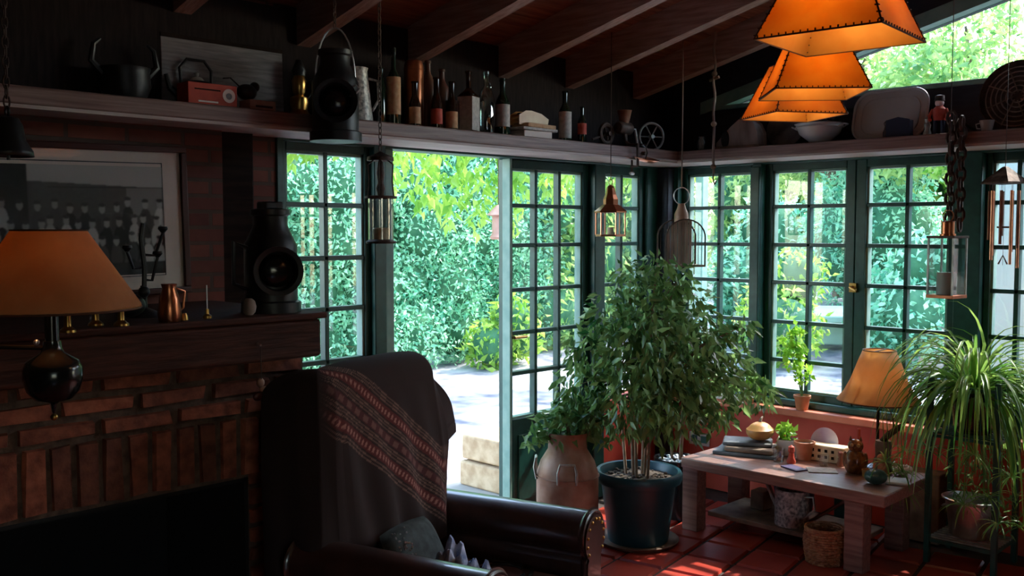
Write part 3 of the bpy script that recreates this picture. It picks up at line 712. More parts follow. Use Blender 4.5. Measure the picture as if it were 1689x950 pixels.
# ================================================================ BIG PLANTS AND POTS
def Wp(lat, dep, z): return Vector((CAM.x + RT[0]*lat + FW[0]*dep, CAM.y + RT[1]*lat + FW[1]*dep, z))
def Pd(px, py, dep): return Wp((px-844.5)/FPX*dep, dep, CAM.z - (py-380)/FPX*dep)
PX, PY = -1.135, -.665
pt = thing('plant_pot', 'large dark teal plant pot holding the weeping fig', 'pot', (PX, PY, 0))
b = MB(); b.lathe([(.001, .006), (.145, .0), (.155, .02), (.19, .30), (.198, .315), (.216, .318), (.222, .335), (.222, .362), (.214, .375), (.200, .372), (.192, .355), (.186, .33), (.001, .33)], n=48, cap=False)
b.build('body', M['potblue'], pt)
MB().lathe([(.001, .012), (.19, .0), (.21, .02), (.195, .012), (.001, .008)], n=36, cap=False).build('saucer', M['oldwood'], pt)
b = MB(); b.lathe([(.001, .345), (.12, .342), (.185, .334)], n=24)
for k in range(60): a, r_ = random.uniform(0, 2*PI), random.uniform(.02, .17); b.ball((r_*math.cos(a), r_*math.sin(a), .345), random.uniform(.006, .014), (1, 1, .6), 7, 5)
b.build('soil', M['soil'], pt)
fc = thing('weeping_fig', 'bushy weeping fig with small drooping leaves in the teal pot', 'plant', (PX, PY, .33))
specs = [(1082, 440, 26, 4.95), (1040, 462, 30, 4.95), (1118, 462, 30, 5.0), (1075, 490, 44, 5.0), (1128, 505, 42, 5.05), (1008, 520, 44, 4.9), (1070, 540, 60, 4.85), (1150, 548, 48, 5.0), (975, 580, 44, 4.85),
         (1060, 590, 75, 4.75), (1130, 600, 75, 4.8), (1195, 590, 48, 5.0), (958, 635, 42, 4.85), (1040, 655, 62, 4.7), (1110, 665, 66, 4.72), (1180, 655, 55, 4.85), (1235, 640, 34, 5.0), (1222, 540, 24, 5.0), (955, 690, 34, 4.8), (1265, 655, 22, 5.0)]
Pl, Dl, Ll = [], [], []; tips = []
for (x, y, r, dp) in specs:
    c = np.array(Pd(x, y, dp)) - np.array((PX, PY, .33)); r3 = r/FPX*dp; tips.append((c, r3))
    n = int(11*(r/10)**2*.80); d = randdir(n); rad = (.35 + .75*RNG.random(n)**.6)
    sc = np.array([r3, r3, r3*1.0]); 
    Pl.append(c + d*sc*rad[:, None]); dd = d*.5 + RNG.normal(size=(n, 3))*.45; dd[:, 2] -= .75; Dl.append(dd); Ll.append(.042 + .042*RNG.random(n))
Pl, Dl, Ll = np.concatenate(Pl), np.concatenate(Dl), np.concatenate(Ll)
wp = Pl + np.array((PX, PY, .33)); keep = (wp[:, 0] < -.13) & (wp[:, 1] < -.13) & (wp[:, 2] > .36)
V_, F_ = leaves(Pl[keep], Dl[keep], Ll[keep], Ll[keep]*.42)
npmesh('leaves', V_, F_, M['leaf_ficus'], fc)
b = MB()
for k in range(7):
    a = 2*PI*k/7; r0 = .03 + .04*(k % 3)/2; c, r3 = tips[(k*3+2) % len(tips)]
    c = Vector(c); p0 = Vector((r0*math.cos(a), r0*math.sin(a), 0)); p1 = Vector((p0.x*1.5+.01*math.sin(k), p0.y*1.5, .33)); p2 = p1.lerp(c, .5) + Vector((0, 0, .12))
    MB().tube([p0, p1, p2, c], [.008, .0075, .006, .003], 8).build('stem', M['bark'], fc)
    for c2, r2 in tips[k::7]:
        b.tube([p1.lerp(p2, .6), (p1.lerp(p2, .6)+Vector(c2))/2 + Vector((0, 0, .05)), c2], [.006, .004, .002], 5)
b.build('branches', M['bark'], fc)
# braided second plant behind, dark pot to its right
dp_ = thing('planter', 'dark round planter of glassy pebbles between the teal pot and the low table', 'planter', (-.62, -.55, 0))
MB().lathe([(.001, 0), (.10, 0), (.125, .30), (.135, .31), (.135, .33), (.12, .33), (.115, .30), (.001, .29)], n=28, cap=False).build('body', M['blackgloss'], dp_)
b = MB()
for k in range(46): a, r_ = random.uniform(0, 2*PI), .1*random.random()**.5; b.ball((r_*math.cos(a), r_*math.sin(a), .305+random.uniform(0, .015)), random.uniform(.010, .018), (1, 1, .7), 8, 6)
b.build('pebbles', M['steel'], dp_, label='shiny grey glass pebbles')
ys = thing('leafy_plant', 'tall thin-stemmed plant rising behind the teal pot', 'plant', (-.62, -.55, .30))
for k in range(3):
    a = k*2.1; MB().tube([(.03*math.cos(a), .03*math.sin(a), 0), (.06*math.cos(a), .05*math.sin(a), .3), (.03*math.cos(a+1), .1*math.sin(a), .72)], [.008, .006, .003], 7).build('stem', M['bark'], ys)
cl = [rc(.05, 0, .62, .16), rc(-.08, .05, .5, .14), rc(.12, -.08, .45, .13), rc(0, .08, .78, .11)]
crown('leaves', cl, M['leaf_ficus'], ys, .06, 700, w=.4, droop=.9)

# milk churn with a plant on it
mc = thing('milk_churn', 'rusty brown milk churn with side handles beside the door', 'churn', (-1.50, -.50, 0))
b = MB(); b.lathe([(.001, 0), (.150, 0), (.155, .01), (.155, .36), (.153, .40), (.135, .455), (.098, .515), (.096, .56), (.110, .59), (.112, .605), (.098, .60), (.085, .57), (.085, .54), (.001, .535)], n=40, cap=False)
b.build('body', M['rust'], mc)
MB().ring((0, 0, .385), .156, .004).build('band', M['rust'], mc); MB().ring((0, 0, .03), .156, .006).build('foot_ring', M['rust'], mc)
for a in (R(221), R(128)):
    T = Matrix.Rotation(a, 4, 'Z'); MB().tube([(.15, -.045, .37), (.162, -.045, .43), (.16, -.035, .468), (.155, .035, .468), (.162, .045, .43), (.15, .045, .37)], .007, 8, T=T).build('handle', M['galv'], mc)
cp = thing('potted_plant', 'pale-leaved trailing plant growing from the mouth of the milk churn', 'plant', (-1.50, -.50, .53))
cl = [rc(-.02, .0, .10, .10), rc(-.10, .07, .12, .07), rc(.09, -.07, .12, .09), rc(.03, .02, .18, .08), rc(-.13, .10, .04, .05), rc(.15, -.12, .06, .06)]
crown('leaves', cl, M['leaf_dim'], cp, .055, 900, w=.5, droop=.6)
MB().tube([(0, 0, 0), (.01, 0, .06), (-.01, .01, .16)], [.012, .01, .004]).build('stem', M['bark'], cp)
MB().lathe([(.001, 0), (.07, 0), (.08, .06), (.001, .06)], n=20, cap=False).build('pot', M['slate'], cp)

# ================================================================ LOW TABLE AND WHAT STANDS ON IT
BX0, BX1, BY0, BY1, BT = -.845, -.285, -1.825, -.725, .40
lt = thing('low_table', 'low reddish-brown wooden table under the casement windows', 'table', (BX0, BY0, 0))
T = Matrix.Translation((-BX0, -BY0, 0))
MB().box(BX0, BX1, BY0, BY1, .345, .40, T).build('tabletop', M['bench'], lt, bevel=.006)
for x in (-.80, -.35):
    for y in (-1.70, -.79): MB().box(x, x+.085, y-.01, y+.085, 0, .344, T).build('leg', M['bench'], lt, bevel=.004)
MB().box(-.795, -.29, -1.66, -1.62, .29, .344, T).build('rail', M['bench'], lt, bevel=.004)
MB().box(-.70, -.32, -1.60, -.80, .07, .095, T).build('lower_shelf', M['oldwood'], lt, bevel=.004)
def tb_(px, py, z=.40): p = on(2, z, px, py); return p
# table lamp
lp = thing('table_lamp', 'small lamp with tan parchment shade standing at the back of the low table', 'lamp', (-.36, -1.575, .40))
T0 = Matrix.Translation((0, 0, 0))
b = MB(); b.lathe([(.200, .345), (.196, .352), (.168, .385), (.135, .45), (.100, .545), (.078, .600)], n=40, cap=False); b.build('lamp_shade', M['shade_t'], lp, solid=.003)
MB().ring((0, 0, .346), .200, .003).build('lower_lacing', M['stitch'], lp); MB().ring((0, 0, .60), .079, .003).build('upper_lacing', M['stitch'], lp)
MB().tube([(0, 0, .03), (0, 0, .585)], .008).build('pole', M['blackgloss'], lp)
MB().lathe([(.001, 0), (.06, 0), (.06, .012), (.02, .03), (.012, .06)], n=24).build('base', M['blackgloss'], lp)
b = MB(); b.tube([(-.078, 0, .598), (.078, 0, .598)], .003, 6); b.build('shade_fitter', M['black'], lp)
MB().ball((0, 0, .45), .025).build('bulb', M['bulb'], lp)
# objects: (all stand on the table top unless said)
def put(name, label, cat, p, z, rz=0, group=None): return thing(name, label, cat, (p[0], p[1], z), rz, group)
p = tb_(1222, 756)
ob = put('slate_tray', 'dark slate tray piled with flat stones at the left of the low table', 'tray', (-.50, -.93), .40, .3)
MB().box(-.12, .12, -.17, .17, 0, .018).build('tray', M['slate'], ob, bevel=.004)
MB().box(-.115, .09, -.15, .11, .019, .045).build('stone', M['oldwood'], ob, bevel=.01)
MB().box(-.07, .10, -.12, .14, .046, .066, Matrix.Rotation(.2, 4, 'Z')).build('stone', M['slate'], ob, bevel=.008)
ob = put('gourd', 'round orange-brown gourd lying on the slate tray', 'gourd', (-.46, -.97), .468)
b = MB()
vs = []; n, m = 28, 14
prof = [(max(1e-4, .072*math.sin(PI*i/m)*(1 - .12*(i/m > .6))), .05 - .05*math.cos(PI*i/m)) for i in range(m+1)]
b.lathe(prof, n=28, sx=1.15); b.build('body', M['gourd'], ob); MB().tube([(0, 0, .098), (.01, 0, .115), (.03, .005, .122)], [.009, .007, .005]).build('stem', M['oldwood'], ob)
def planter(label, p, z, s, col, plant=None, sq=False, name='plant_pot', lmat='leaf_lime', pl_label='', tilt=0):
    o = put(name, label, 'pot', p, z)
    o.rotation_euler = (tilt, tilt, .4)
    if sq:
        MB().prism([(-s*.8, 0), (s*.8, 0), (s, s*1.7), (-s, s*1.7)], -s, s, 'y').build('body', col, o, bevel=.004)
        MB().box(-s*.85, s*.85, -s*.85, s*.85, s*1.68, s*1.72).build('soil', M['soil'], o)
    else:
        MB().lathe([(.001, 0), (s*.72, 0), (s*.95, s*1.45), (s*1.06, s*1.46), (s*1.08, s*1.8), (s*.96, s*1.82), (s*.92, s*1.55), (.001, s*1.5)], n=28, cap=False).build('body', col, o)
        MB().lathe([(.001, s*1.6), (s*.9, s*1.56)], n=18).build('soil', M['soil'], o)
    if plant:
        q = put('potted_plant', pl_label, 'plant', p, z + s*1.6)
        crown('leaves', plant, M[lmat], q, .04, 1500, w=.75, droop=.1)
        for c, r_ in plant: MB().tube([(0, 0, -.02), (c[0]*.4, c[1]*.4, c[2]*.5), c], [.004, .003, .002], 6).build('stem', M['leaf_dim'], q)
    return o
planter('terracotta pot standing on the window ledge with a bright green plant', (-.055, -1.0), .586, .045, M['terracotta'],
        [rc(.0, .06, .20, .05), rc(0, .09, .28, .05), rc(.0, .05, .36, .045), rc(-.01, -.01, .13, .05), rc(.0, .02, .27, .04)], lmat='leaf_lime', pl_label='bright lime-green plant reaching up in front of the middle casement')
planter('white square planter with a small green seedling on the low table', (-.40, -1.10), .40, .05, M['outlet'], [rc(0, 0, .03, .05), rc(.03, .03, .05, .035)], True, lmat='leaf_lime', pl_label='small yellow-green seedling in the white square planter')
planter('grey and terracotta flower pot with a flared rim in the middle of the low table', (-.43, -1.215), .40, .052, M['terracotta'])
planter('small terracotta pot of yellow-green leaves at the left end of the window ledge', (-.052, -.66), .586, .035, M['terracotta'], [rc(0, 0, .04, .05), rc(0, .06, .03, .04), rc(0, -.06, .05, .04)], lmat='leaf_lime', pl_label='low yellow-green plant at the left end of the window ledge')
# woven cream box
ob = put('pierced_box', 'cream pierced box behind the amber owl on the low table', 'box', (-.38, -1.33), .40, .05)
MB().box(-.045, .045, -.10, .10, 0, .085).build('box', M['cream'], ob, bevel=.006)
for k in range(5):
    for j in range(2): MB().box(-.047, -.0455, -.08+k*.036, -.065+k*.036, .02+j*.032, .035+j*.032).build('piercing', M['darkwood'], ob, smooth=False)
# plate standing behind
o = MB().lathe([(.001, 0), (.05, .004), (.075, .014), (.078, .018), (.05, .010), (.001, .006)], n=32, cap=False).build('saucer_plate', mat('lilac_plate', (.40, .28, .45), .3, c2=(.6, .5, .6), scale=8), loc=(-.235+.06, -1.25, .40), bevel=0)
o.rotation_euler = (0, R(-78), 0); o.location = (-.312, -1.275, .400+.079); 
tag(o, 'white and purple plate standing on edge behind the pierced box on the low table', 'plate')
# glass and small red figures
def tumbler(label, p, s=1, group=None):
    o = put('glass', label, 'glass', p, .40)
    MB().lathe([(.001, .002), (.026*s, 0), (.032*s, .07*s), (.030*s, .07*s), (.024*s, .006), (.001, .006)], n=24, cap=False).build('bowl', M['clearglass'], o); return o
tumbler('small clear glass left of the red figurine on the low table', (-.58, -1.15), 1.0)
tumbler('short clear glass near the amber owl on the low table', (-.50, -1.36), .8)
o = put('figurine', 'small red standing figurine among the glasses on the low table', 'figurine', (-.56, -1.21), .40)
MB().lathe([(.001, 0), (.022, 0), (.024, .01), (.016, .03), (.012, .055), (.017, .062), (.015, .085), (.001, .095)], n=18, cap=False).build('body', M['redlabel'], o)
o = put('figurine', 'small pink standing figurine left of the amber owl on the low table', 'figurine', (-.44, -1.42), .40)
MB().lathe([(.001, 0), (.018, 0), (.02, .01), (.013, .03), (.011, .045), (.014, .052), (.012, .07), (.001, .078)], n=18, cap=False).build('body', M['pinkbox'], o)
o = MB().box(-.06, .06, -.035, .035, 0, .006).build('postcard', mat('violet_card', (.05, .03, .10), .5), loc=(-.66, -1.28, .401)); o.rotation_euler = (0, 0, 1.2); tag(o, 'dark violet card lying flat at the front of the low table', 'card')
o = MB().box(-.05, .05, -.07, .07, 0, .004).build('paper_sheet', M['paper'], loc=(-.60, -1.40, .401)); o.rotation_euler = (0, 0, .6); tag(o, 'white sheet of paper lying on the low table', 'paper')
# amber owl ornament
ob = put('owl_ornament', 'amber glazed ceramic owl ornament on the low table', 'ornament', (-.52, -1.535), .40, R(200))
b = MB(); b.lathe([(.001, 0), (.038, .002), (.048, .02), (.055, .05), (.05, .085), (.036, .105), (.03, .112)], n=24); b.ball((0, 0, .135), .036, (1, 1.05, .95)); b.build('body', M['owl'], ob)
for s in (1, -1): MB().ball((.026, s*.014, .142), .011, n=10, m=6).build('eye', M['gourd'], ob)
for s in (1, -1): MB().lathe([(.008, 0), (.001, .022)], (.0, s*.024, .162), 8).build('ear', M['owl'], ob)
MB().lathe([(.006, 0), (.001, .014)], n=8, T=Matrix.Translation((.034, 0, .132)) @ Matrix.Rotation(R(110), 4, 'Y')).build('beak', M['owl'], ob)
for s in (1, -1): MB().ball((0, s*.048, .065), .03, (.7, .4, 1.3)).build('wing', M['owl'], ob)
# dark knob jar lid behind, teal gourd, clay head
ob = put('gourd', 'dark teal ribbed gourd at the front right corner of the low table', 'gourd', (-.655, -1.70), .40)
b = MB(); n = 32; m = 12
for i in range(m+1):
    th = PI*i/m
    for k in range(n):
        a = 2*PI*k/n; r_ = .050*math.sin(th)*(1+.09*abs(math.cos(4*a))) + 1e-4; b.v.append((r_*math.cos(a), r_*math.sin(a), .036-.036*math.cos(th)))
b.f = [(i*n+k, i*n+(k+1) % n, (i+1)*n+(k+1) % n, (i+1)*n+k) for i in range(m) for k in range(n)]
b.build('body', M['tealgourd'], ob); MB().tube([(0, 0, .068), (.003, 0, .088), (.015, 0, .10)], [.009, .006, .005]).build('stem', M['drift'], ob)
ob = put('clay_figure', 'small terracotta clay figure behind the teal gourd', 'figurine', (-.50, -1.66), .40)
b = MB(); b.lathe([(.001, 0), (.035, 0), (.04, .02), (.03, .05), (.02, .07)], n=20); b.ball((0, 0, .088), .024, n=14, m=8); b.build('body', M['terracotta'], ob)
for s in (-1, 1): MB().tube([(-.01, s*.03, .06), (-.035, s*.022, .037), (-.038, s*-.004, .032)], .008).build('arm', M['terracotta'], ob)
ob = put('tealight', 'small orange glass tealight between the owl and the teal gourd', 'candle', (-.55, -1.61), .40)
MB().lathe([(.001, 0), (.022, 0), (.026, .035), (.023, .035), (.019, .004), (.001, .004)], n=20, cap=False).build('cup', M['gourd'], ob); MB().lathe([(.001, .004), (.017, .004), (.017, .02), (.001, .022)], n=16, cap=False).build('candle', M['cream'], ob)
# driftwood stand with leaning branch
ob = put('driftwood_stump', 'upright driftwood stump holding a leaning branch at the back of the low table', 'driftwood', (-.44, -1.66+.02), .40)
b = MB(); b.lathe([(.042, 0), (.045, .02), (.037, .08), (.040, .14), (.036, .165), (.001, .16)], n=14); b.build('stump', M['drift'], ob)
b = MB(); b.tube([(.02, .02, .15), (-.01, -.03, .20), (-.03, -.085, .245), (-.035, -.10, .262)], [.014, .017, .015, .008]); b.tube([(-.02, -.06, .235), (-.01, -.05, .285), (-.02, -.035, .325)], [.006, .004, .002]); b.build('branch', M['chainr'], ob)
ob = put('taper_candle', 'thin red taper candle in a small holder in front of the driftwood', 'candle', (-.42, -1.505), .40)
MB().lathe([(.001, 0), (.025, 0), (.022, .01), (.010, .02), (.010, .045), (.001, .045)], n=18, cap=False).build('holder', M['brass'], ob)
MB().tube([(0, 0, .03), (0, 0, .20)], .008).build('candle', M['redlabel'], ob)
ob = put('shell', 'pale pink shell at the right end of the low table', 'shell', (-.42, -1.74), .40)
b = MB(); b.tube([(.035*math.cos(a)*(1-a/16), .035*math.sin(a)*(1-a/16), .022+a*.003) for a in np.linspace(0, 12, 40)], [.022*(1-k/44) for k in range(40)], 10); b.build('whorl', M['mount'], ob)
o = MB().box(-.06, .06, -.05, .05, 0, .012).build('folded_cloth', M['outlet'], loc=(-.56, -1.765, .401), bevel=.005); o.rotation_euler = (0, 0, .3); tag(o, 'folded white cloth at the right end of the low table', 'cloth')
# white book stack on the ledge
o = MB().box(-.045, .045, -.14, .14, 0, .03).build('book', M['outlet'], loc=(-.05, -.40, .586), bevel=.003); tag(o, 'white book lying on the window ledge near the corner', 'book')
# outlet on the wall
ot = thing('power_outlet', 'white double power outlet on the red wall near the corner', 'outlet', (-.001, -.285, .30))
MB().box(-.008, 0, -.075, .075, -.04, .04).build('plate', M['outlet'], ot, bevel=.003)
for y in (-.035, .035): MB().box(-.011, -.007, y-.022, y+.022, -.022, .022).build('socket', M['socket'], ot, bevel=.002)

# under and around the table
wc = thing('watering_can', 'mottled galvanised watering can under the low table', 'watering can', (-.60, -1.24, .096), R(75))
MB().lathe([(.001, 0), (.085, 0), (.085, .18), (.080, .185), (.078, .01), (.001, .008)], n=32, cap=False).build('body', M['speck'], wc)
MB().tube([(.07, 0, .04), (.13, 0, .11), (.19, 0, .20)], [.018, .014, .010]).build('spout', M['galv'], wc)
MB().tube([(-.08, 0, .16), (-.14, 0, .17), (-.15, 0, .11), (-.083, 0, .05)], .006).build('handle', M['galv'], wc)
bs = thing('wicker_basket', 'small orange-brown wicker basket on the floor before the table leg', 'basket', (-.76, -1.50, 0))
b = MB(); n = 40
for i in range(14):
    z = .006 + i*.0115; r_ = .078 + .014*math.sin(i/13*PI*.8); b.tube([((r_+.004*(1 if (k+i) % 2 else -1))*math.cos(2*PI*k/n), (r_+.004*(1 if (k+i) % 2 else -1))*math.sin(2*PI*k/n), z) for k in range(n)], .0065, 6, True)
b.build('weave', M['wicker'], bs)
MB().ring((0, 0, .168), .088, .009).build('rim', M['wicker'], bs); MB().lathe([(.001, .002), (.08, .002), (.08, .008), (.001, .008)], n=24, cap=False).build('bottom', M['wicker'], bs)
o = MB().box(-.05, .05, -.04, .04, 0, .10).build('box', M['oldwood'], loc=(-.45, -.98, .096), bevel=.004); tag(o, 'small brown box on the lower shelf of the low table', 'box')
bb = thing('bucket', 'dark blue plastic bucket in the shade under the low table', 'bucket', (-.22, -1.05, 0))
MB().lathe([(.001, 0), (.09, 0), (.115, .22), (.12, .225), (.11, .22), (.088, .01), (.001, .01)], n=28, cap=False).build('body', M['bluebin'], bb)
MB().tube([(.115*math.cos(a), .02, .21 - .10*math.sin(a)) for a in np.linspace(0, PI, 14)], .003, 6).build('handle', M['steel'], bb)
o = MB().box(-.08, .08, -.07, .07, 0, .20).build('tin', M['greenbin'], loc=(-.20, -1.38, 0), bevel=.006); tag(o, 'dark green tin standing on the floor under the low table', 'tin')
b = MB(); b.tube([(-.60, -1.30, .10), (-.40, -1.52, .28)], .010); tag(b.build('stick', M['drift']), 'pale stick leaning under the low table', 'stick')
b = MB(); b.box(-.13, -.01, -1.80, -1.52, .0, .36); tag(b.build('crate', M['oldwood'], bevel=.006), 'grey-brown crate against the red wall behind the table end', 'crate')
# ================================================================ LAMPS
def plank(y): return zr(y) + PT
def square_shade(par, s_bot, s_top, h, m, lace=True):
    """four parchment panels laced together, open above and below; origin at the bottom centre"""
    b = MB(); t = .0022
    a, c = s_bot/2, s_top/2
    C4 = [(-1, -1), (1, -1), (1, 1), (-1, 1)]
    for i in range(4):
        p, q = C4[i], C4[(i+1) % 4]
        o4 = [(p[0]*a, p[1]*a, 0), (q[0]*a, q[1]*a, 0), (q[0]*c, q[1]*c, h), (p[0]*c, p[1]*c, h)]
        nx, ny = (p[0]+q[0])/2, (p[1]+q[1])/2
        i4 = [(x-nx*t, y-ny*t, z) for x, y, z in o4]
        b = MB(); b.add(o4 + i4, [(0, 1, 2, 3), (7, 6, 5, 4), (0, 4, 5, 1), (2, 6, 7, 3), (1, 5, 6, 2), (0, 3, 7, 4)])
        pn = b.build('shade_panel', m, par, smooth=False)
        # lacing: rolled edge cord plus little stitches
        l_ = MB(); l_.tube([o4[0], o4[3]], .0022, 6); l_.tube([o4[0], o4[1]], .0022, 6); l_.tube([o4[3], o4[2]], .0022, 6)
        for k in range(int(h/.016)):
            f = (k+.5)/int(h/.016); P0 = Vector(o4[0]).lerp(Vector(o4[3]), f); l_.bc(P0, (.009, .009, .0025))
        for k in range(int(s_bot/.017)):
            f = (k+.5)/int(s_bot/.017); P0 = Vector(o4[0]).lerp(Vector(o4[1]), f); l_.bc(P0 + Vector((0, 0, .003)), (.0028, .0028, .008))
        l_.build('lacing', M['stitch'], pn, smooth=False)
def bulb_light(par, z, power, col=(1, .60, .28), r=.03):
    ld = bpy.data.lights.new('bulb_light', 'POINT'); ld.energy = power; ld.color = col; ld.shadow_soft_size = r
    o = bpy.data.objects.new('bulb_light', ld); COL.objects.link(o); o.parent = par; o.location = (0, 0, z)
for lab, lat, dep, rz, dz in (('nearest and largest-looking of the three orange square pendant lamps', .772, 2.31, R(44.5-40), 0),
                          ('middle one of the three orange square pendant lamps', .985, 3.21, R(44.5-4), .0),
                          ('lowest-looking, farthest of the three orange square pendant lamps', 1.09, 3.80, R(44.5+13), -.005)):
    w = Wp(lat, dep, 2.045 + dz)
    pl = thing('pendant_lamp', lab, 'lamp', w, rz, 'orange pendant lamps')
    square_shade(pl, .295, .135, .20, M['shade_o'])
    MB().tube([(0, 0, .19), (0, 0, plank(w.y)-w.z+.01)], .0035, 8).build('cord', M['black'], pl)
    MB().lathe([(.001, .19), (.022, .185), (.024, .14), (.018, .13), (.001, .13)], n=18, cap=False).build('socket', M['brass'], pl)
    MB().ball((0, 0, .10), .030, (1, 1, 1.15)).build('bulb', M['bulb'], pl)
    b = MB(); b.tube([(-.067, 0, .198), (.067, 0, .198)], .002, 6); b.build('shade_fitter', M['black'], pl)
    b = MB(); b.tube([(0, -.067, .198), (0, .067, .198)], .002, 6); b.build('shade_fitter', M['black'], pl)
    bulb_light(pl, .055, PEND)
# left standard lamp with an arm
LX, LY = -4.353, -1.60
fl_ = thing('floor_lamp', 'dark swing-arm lamp with wide amber parchment shade before the mantel', 'lamp', (LX, LY, 0))
MB().lathe([(.172, 1.440), (.171, 1.447), (.072, 1.596), (.070, 1.600)], n=48, cap=False).build('lamp_shade', M['shade_l'], fl_, solid=.0025)
MB().ring((0, 0, 1.441), .172, .0025).build('lower_lacing', M['stitch'], fl_); MB().ring((0, 0, 1.600), .071, .002).build('upper_lacing', M['stitch'], fl_)
MB().tube([(0, 0, 1.35), (0, 0, 1.53)], .0135, 16).build('pole', M['blackgloss'], fl_)
MB().lathe([(.001, 1.225), (.004, 1.23), (.006, 1.245), (.012, 1.25), (.036, 1.256), (.050, 1.272), (.057, 1.295), (.057, 1.318), (.050, 1.334), (.024, 1.350), (.018, 1.36), (.017, 1.375), (.001, 1.38)], n=36, cap=False).build('body', M['blackgloss'], fl_)
MB().ball((0, 0, 1.218), .007).build('finial', M['brass'], fl_)
ar = Vector((RT[0], RT[1], 0))
MB().tube([Vector((0, 0, 1.36)), -ar*.20 + Vector((0, 0, 1.364)), -ar*.42 + Vector((0, 0, 1.368))], .005, 8).build('arm', M['blackgloss'], fl_)
MB().ball(-ar*.032 + Vector((0, 0, 1.372)), .006).build('knob', M['steel'], fl_)
MB().tube([-ar*.42 + Vector((0, 0, .02)), -ar*.42 + Vector((0, 0, 1.42))], .011, 12).build('stand', M['blackgloss'], fl_)
MB().lathe([(.001, 0), (.13, 0), (.13, .015), (.03, .035), (.001, .035)], c=-ar*.42, n=32, cap=False).build('base', M['blackgloss'], fl_)
MB().ball((0, 0, 1.53), .022).build('bulb', M['bulb'], fl_)
b = MB(); b.tube([(-.071, 0, 1.598), (.071, 0, 1.598)], .002, 6); b.build('shade_fitter', M['black'], fl_)
bulb_light(fl_, 1.50, FLP, r=.025)
bulb_light(lp, .42, TLP, r=.025)

# ================================================================ PICTURE ON THE CHIMNEY BREAST
pf = thing('framed_photograph', 'old black and white group photograph in a wide mount and dark red frame', 'picture', (-3.30, -.105, 1.36))
PWd, PH = 1.02, .56     # extends left out of view
def bar(x0, x1, z0, z1, n_='frame_bar'): MB().box(x0, x1, -.022, 0, z0, z1).build(n_, M['frame'], pf, bevel=.004)
bar(-PWd, .012, PH-.024, PH); bar(-PWd, .012, 0, .024); bar(-.014, .012, .024, PH-.024); bar(-PWd, -PWd+.026, .024, PH-.024)
MB().box(-PWd+.02, -.01, -.010, -.002, .02, PH-.02).build('mount', M['mount'], pf, smooth=False)
NX, NZ = 300, 150; pw, ph = .84, .40
ux = np.linspace(0, 1, NX); uz = np.linspace(0, 1, NZ); UX, UZ = np.meshgrid(ux, uz, indexing='ij')
def sm(a, n=1):
    for _ in range(n): a = (a + np.roll(a, 1, 0) + np.roll(a, -1, 0) + np.roll(a, 1, 1) + np.roll(a, -1, 1))/5
    return a
G = .07 + .05*sm(RNG.random(UX.shape), 3)
G = np.where((UZ > .90 - .10*UX) & (UX > .42), .36, G); G = np.where((UZ > .80) & (UZ < .81) & (UX > .5), .03, G)
G = np.where((UX > .83) & (UZ > .55) & (UZ < .80), .20, G)
G = np.where(UX < .42, G*.45, G)
def blob(cx, cz, rx, rz, v):
    global G
    G = np.where(((UX-cx)/rx)**2 + ((UZ-cz)/rz)**2 < 1, v, G)
rr = random.Random(5)
for row, (zc, n) in enumerate(((.62, 15), (.47, 17), (.30, 16))):
    for k in range(n):
        x = .06 + .91*k/(n-1) + rr.uniform(-.012, .012); zz_ = zc + rr.uniform(-.03, .03)
        shirt = rr.choice((.05, .08, .34, .42, .04, .22))
        blob(x, zz_-.13, .026, .12, shirt); blob(x, zz_-.28, .022, .10, .04); blob(x, zz_+.02, .013, .042, .30); blob(x, zz_+.055, .015, .018, .06)
G = np.where(UZ < .12, .045, G); G = sm(G, 1)*1.5
Vp = np.stack([-PWd/2 + .005 + (UX-.5)*pw, np.full_like(UX, -.0125), .045 + .045 + UZ*ph - .01], -1).reshape(-1, 3)
idx = np.arange(NX*NZ).reshape(NX, NZ); Fp = np.stack([idx[:-1, :-1], idx[1:, :-1], idx[1:, 1:], idx[:-1, 1:]], -1).reshape(-1, 4)
npmesh('photograph', Vp, Fp, M['paint'], pf, col=(G[..., None]*np.array([1.0, .93, .90])).reshape(-1, 3))
for (x0, x1, z0, z1) in ((-PWd+.085, -.085, PH-.068, PH-.064), (-.088, -.085, .075, PH-.065), (-PWd+.085, -.085, .072, .075)):
    MB().box(x0, x1, -.0125, -.0105, z0, z1).build('mount_line', M['slate'], pf, smooth=False)
MB().box(-PWd+.02, -.01, -.0195, -.0185, .02, PH-.02).build('glass', M['pane'], pf, smooth=False)
pf.rotation_euler = (0, R(-1.2), 0)

# ================================================================ HANGING THINGS
def cord(par, z_from, z_to, r=.003, m='chainr', name='cord'): return MB().tube([(0, 0, z_from), (0, 0, z_to)], r, 6).build(name, M[m], par)
def chain(par, z0, z1, link=.022, w=.012, r=.0022, m='chainr', name='chain', x=0, y=0):
    b = MB(); z = z0; k = 0
    while z < z1 - link*.3:
        T = Matrix.Translation((x, y, z+link*.5)) @ Matrix.Rotation(PI/2*(k % 2), 4, 'Z')
        P = [(w*.5*math.cos(a), 0, link*.62*math.sin(a)) for a in np.linspace(0, 2*PI, 10)[:-1]]
        b.tube(P, r, 5, True, T); z += link*.92; k += 1
    return b.build(name, M[m], par)
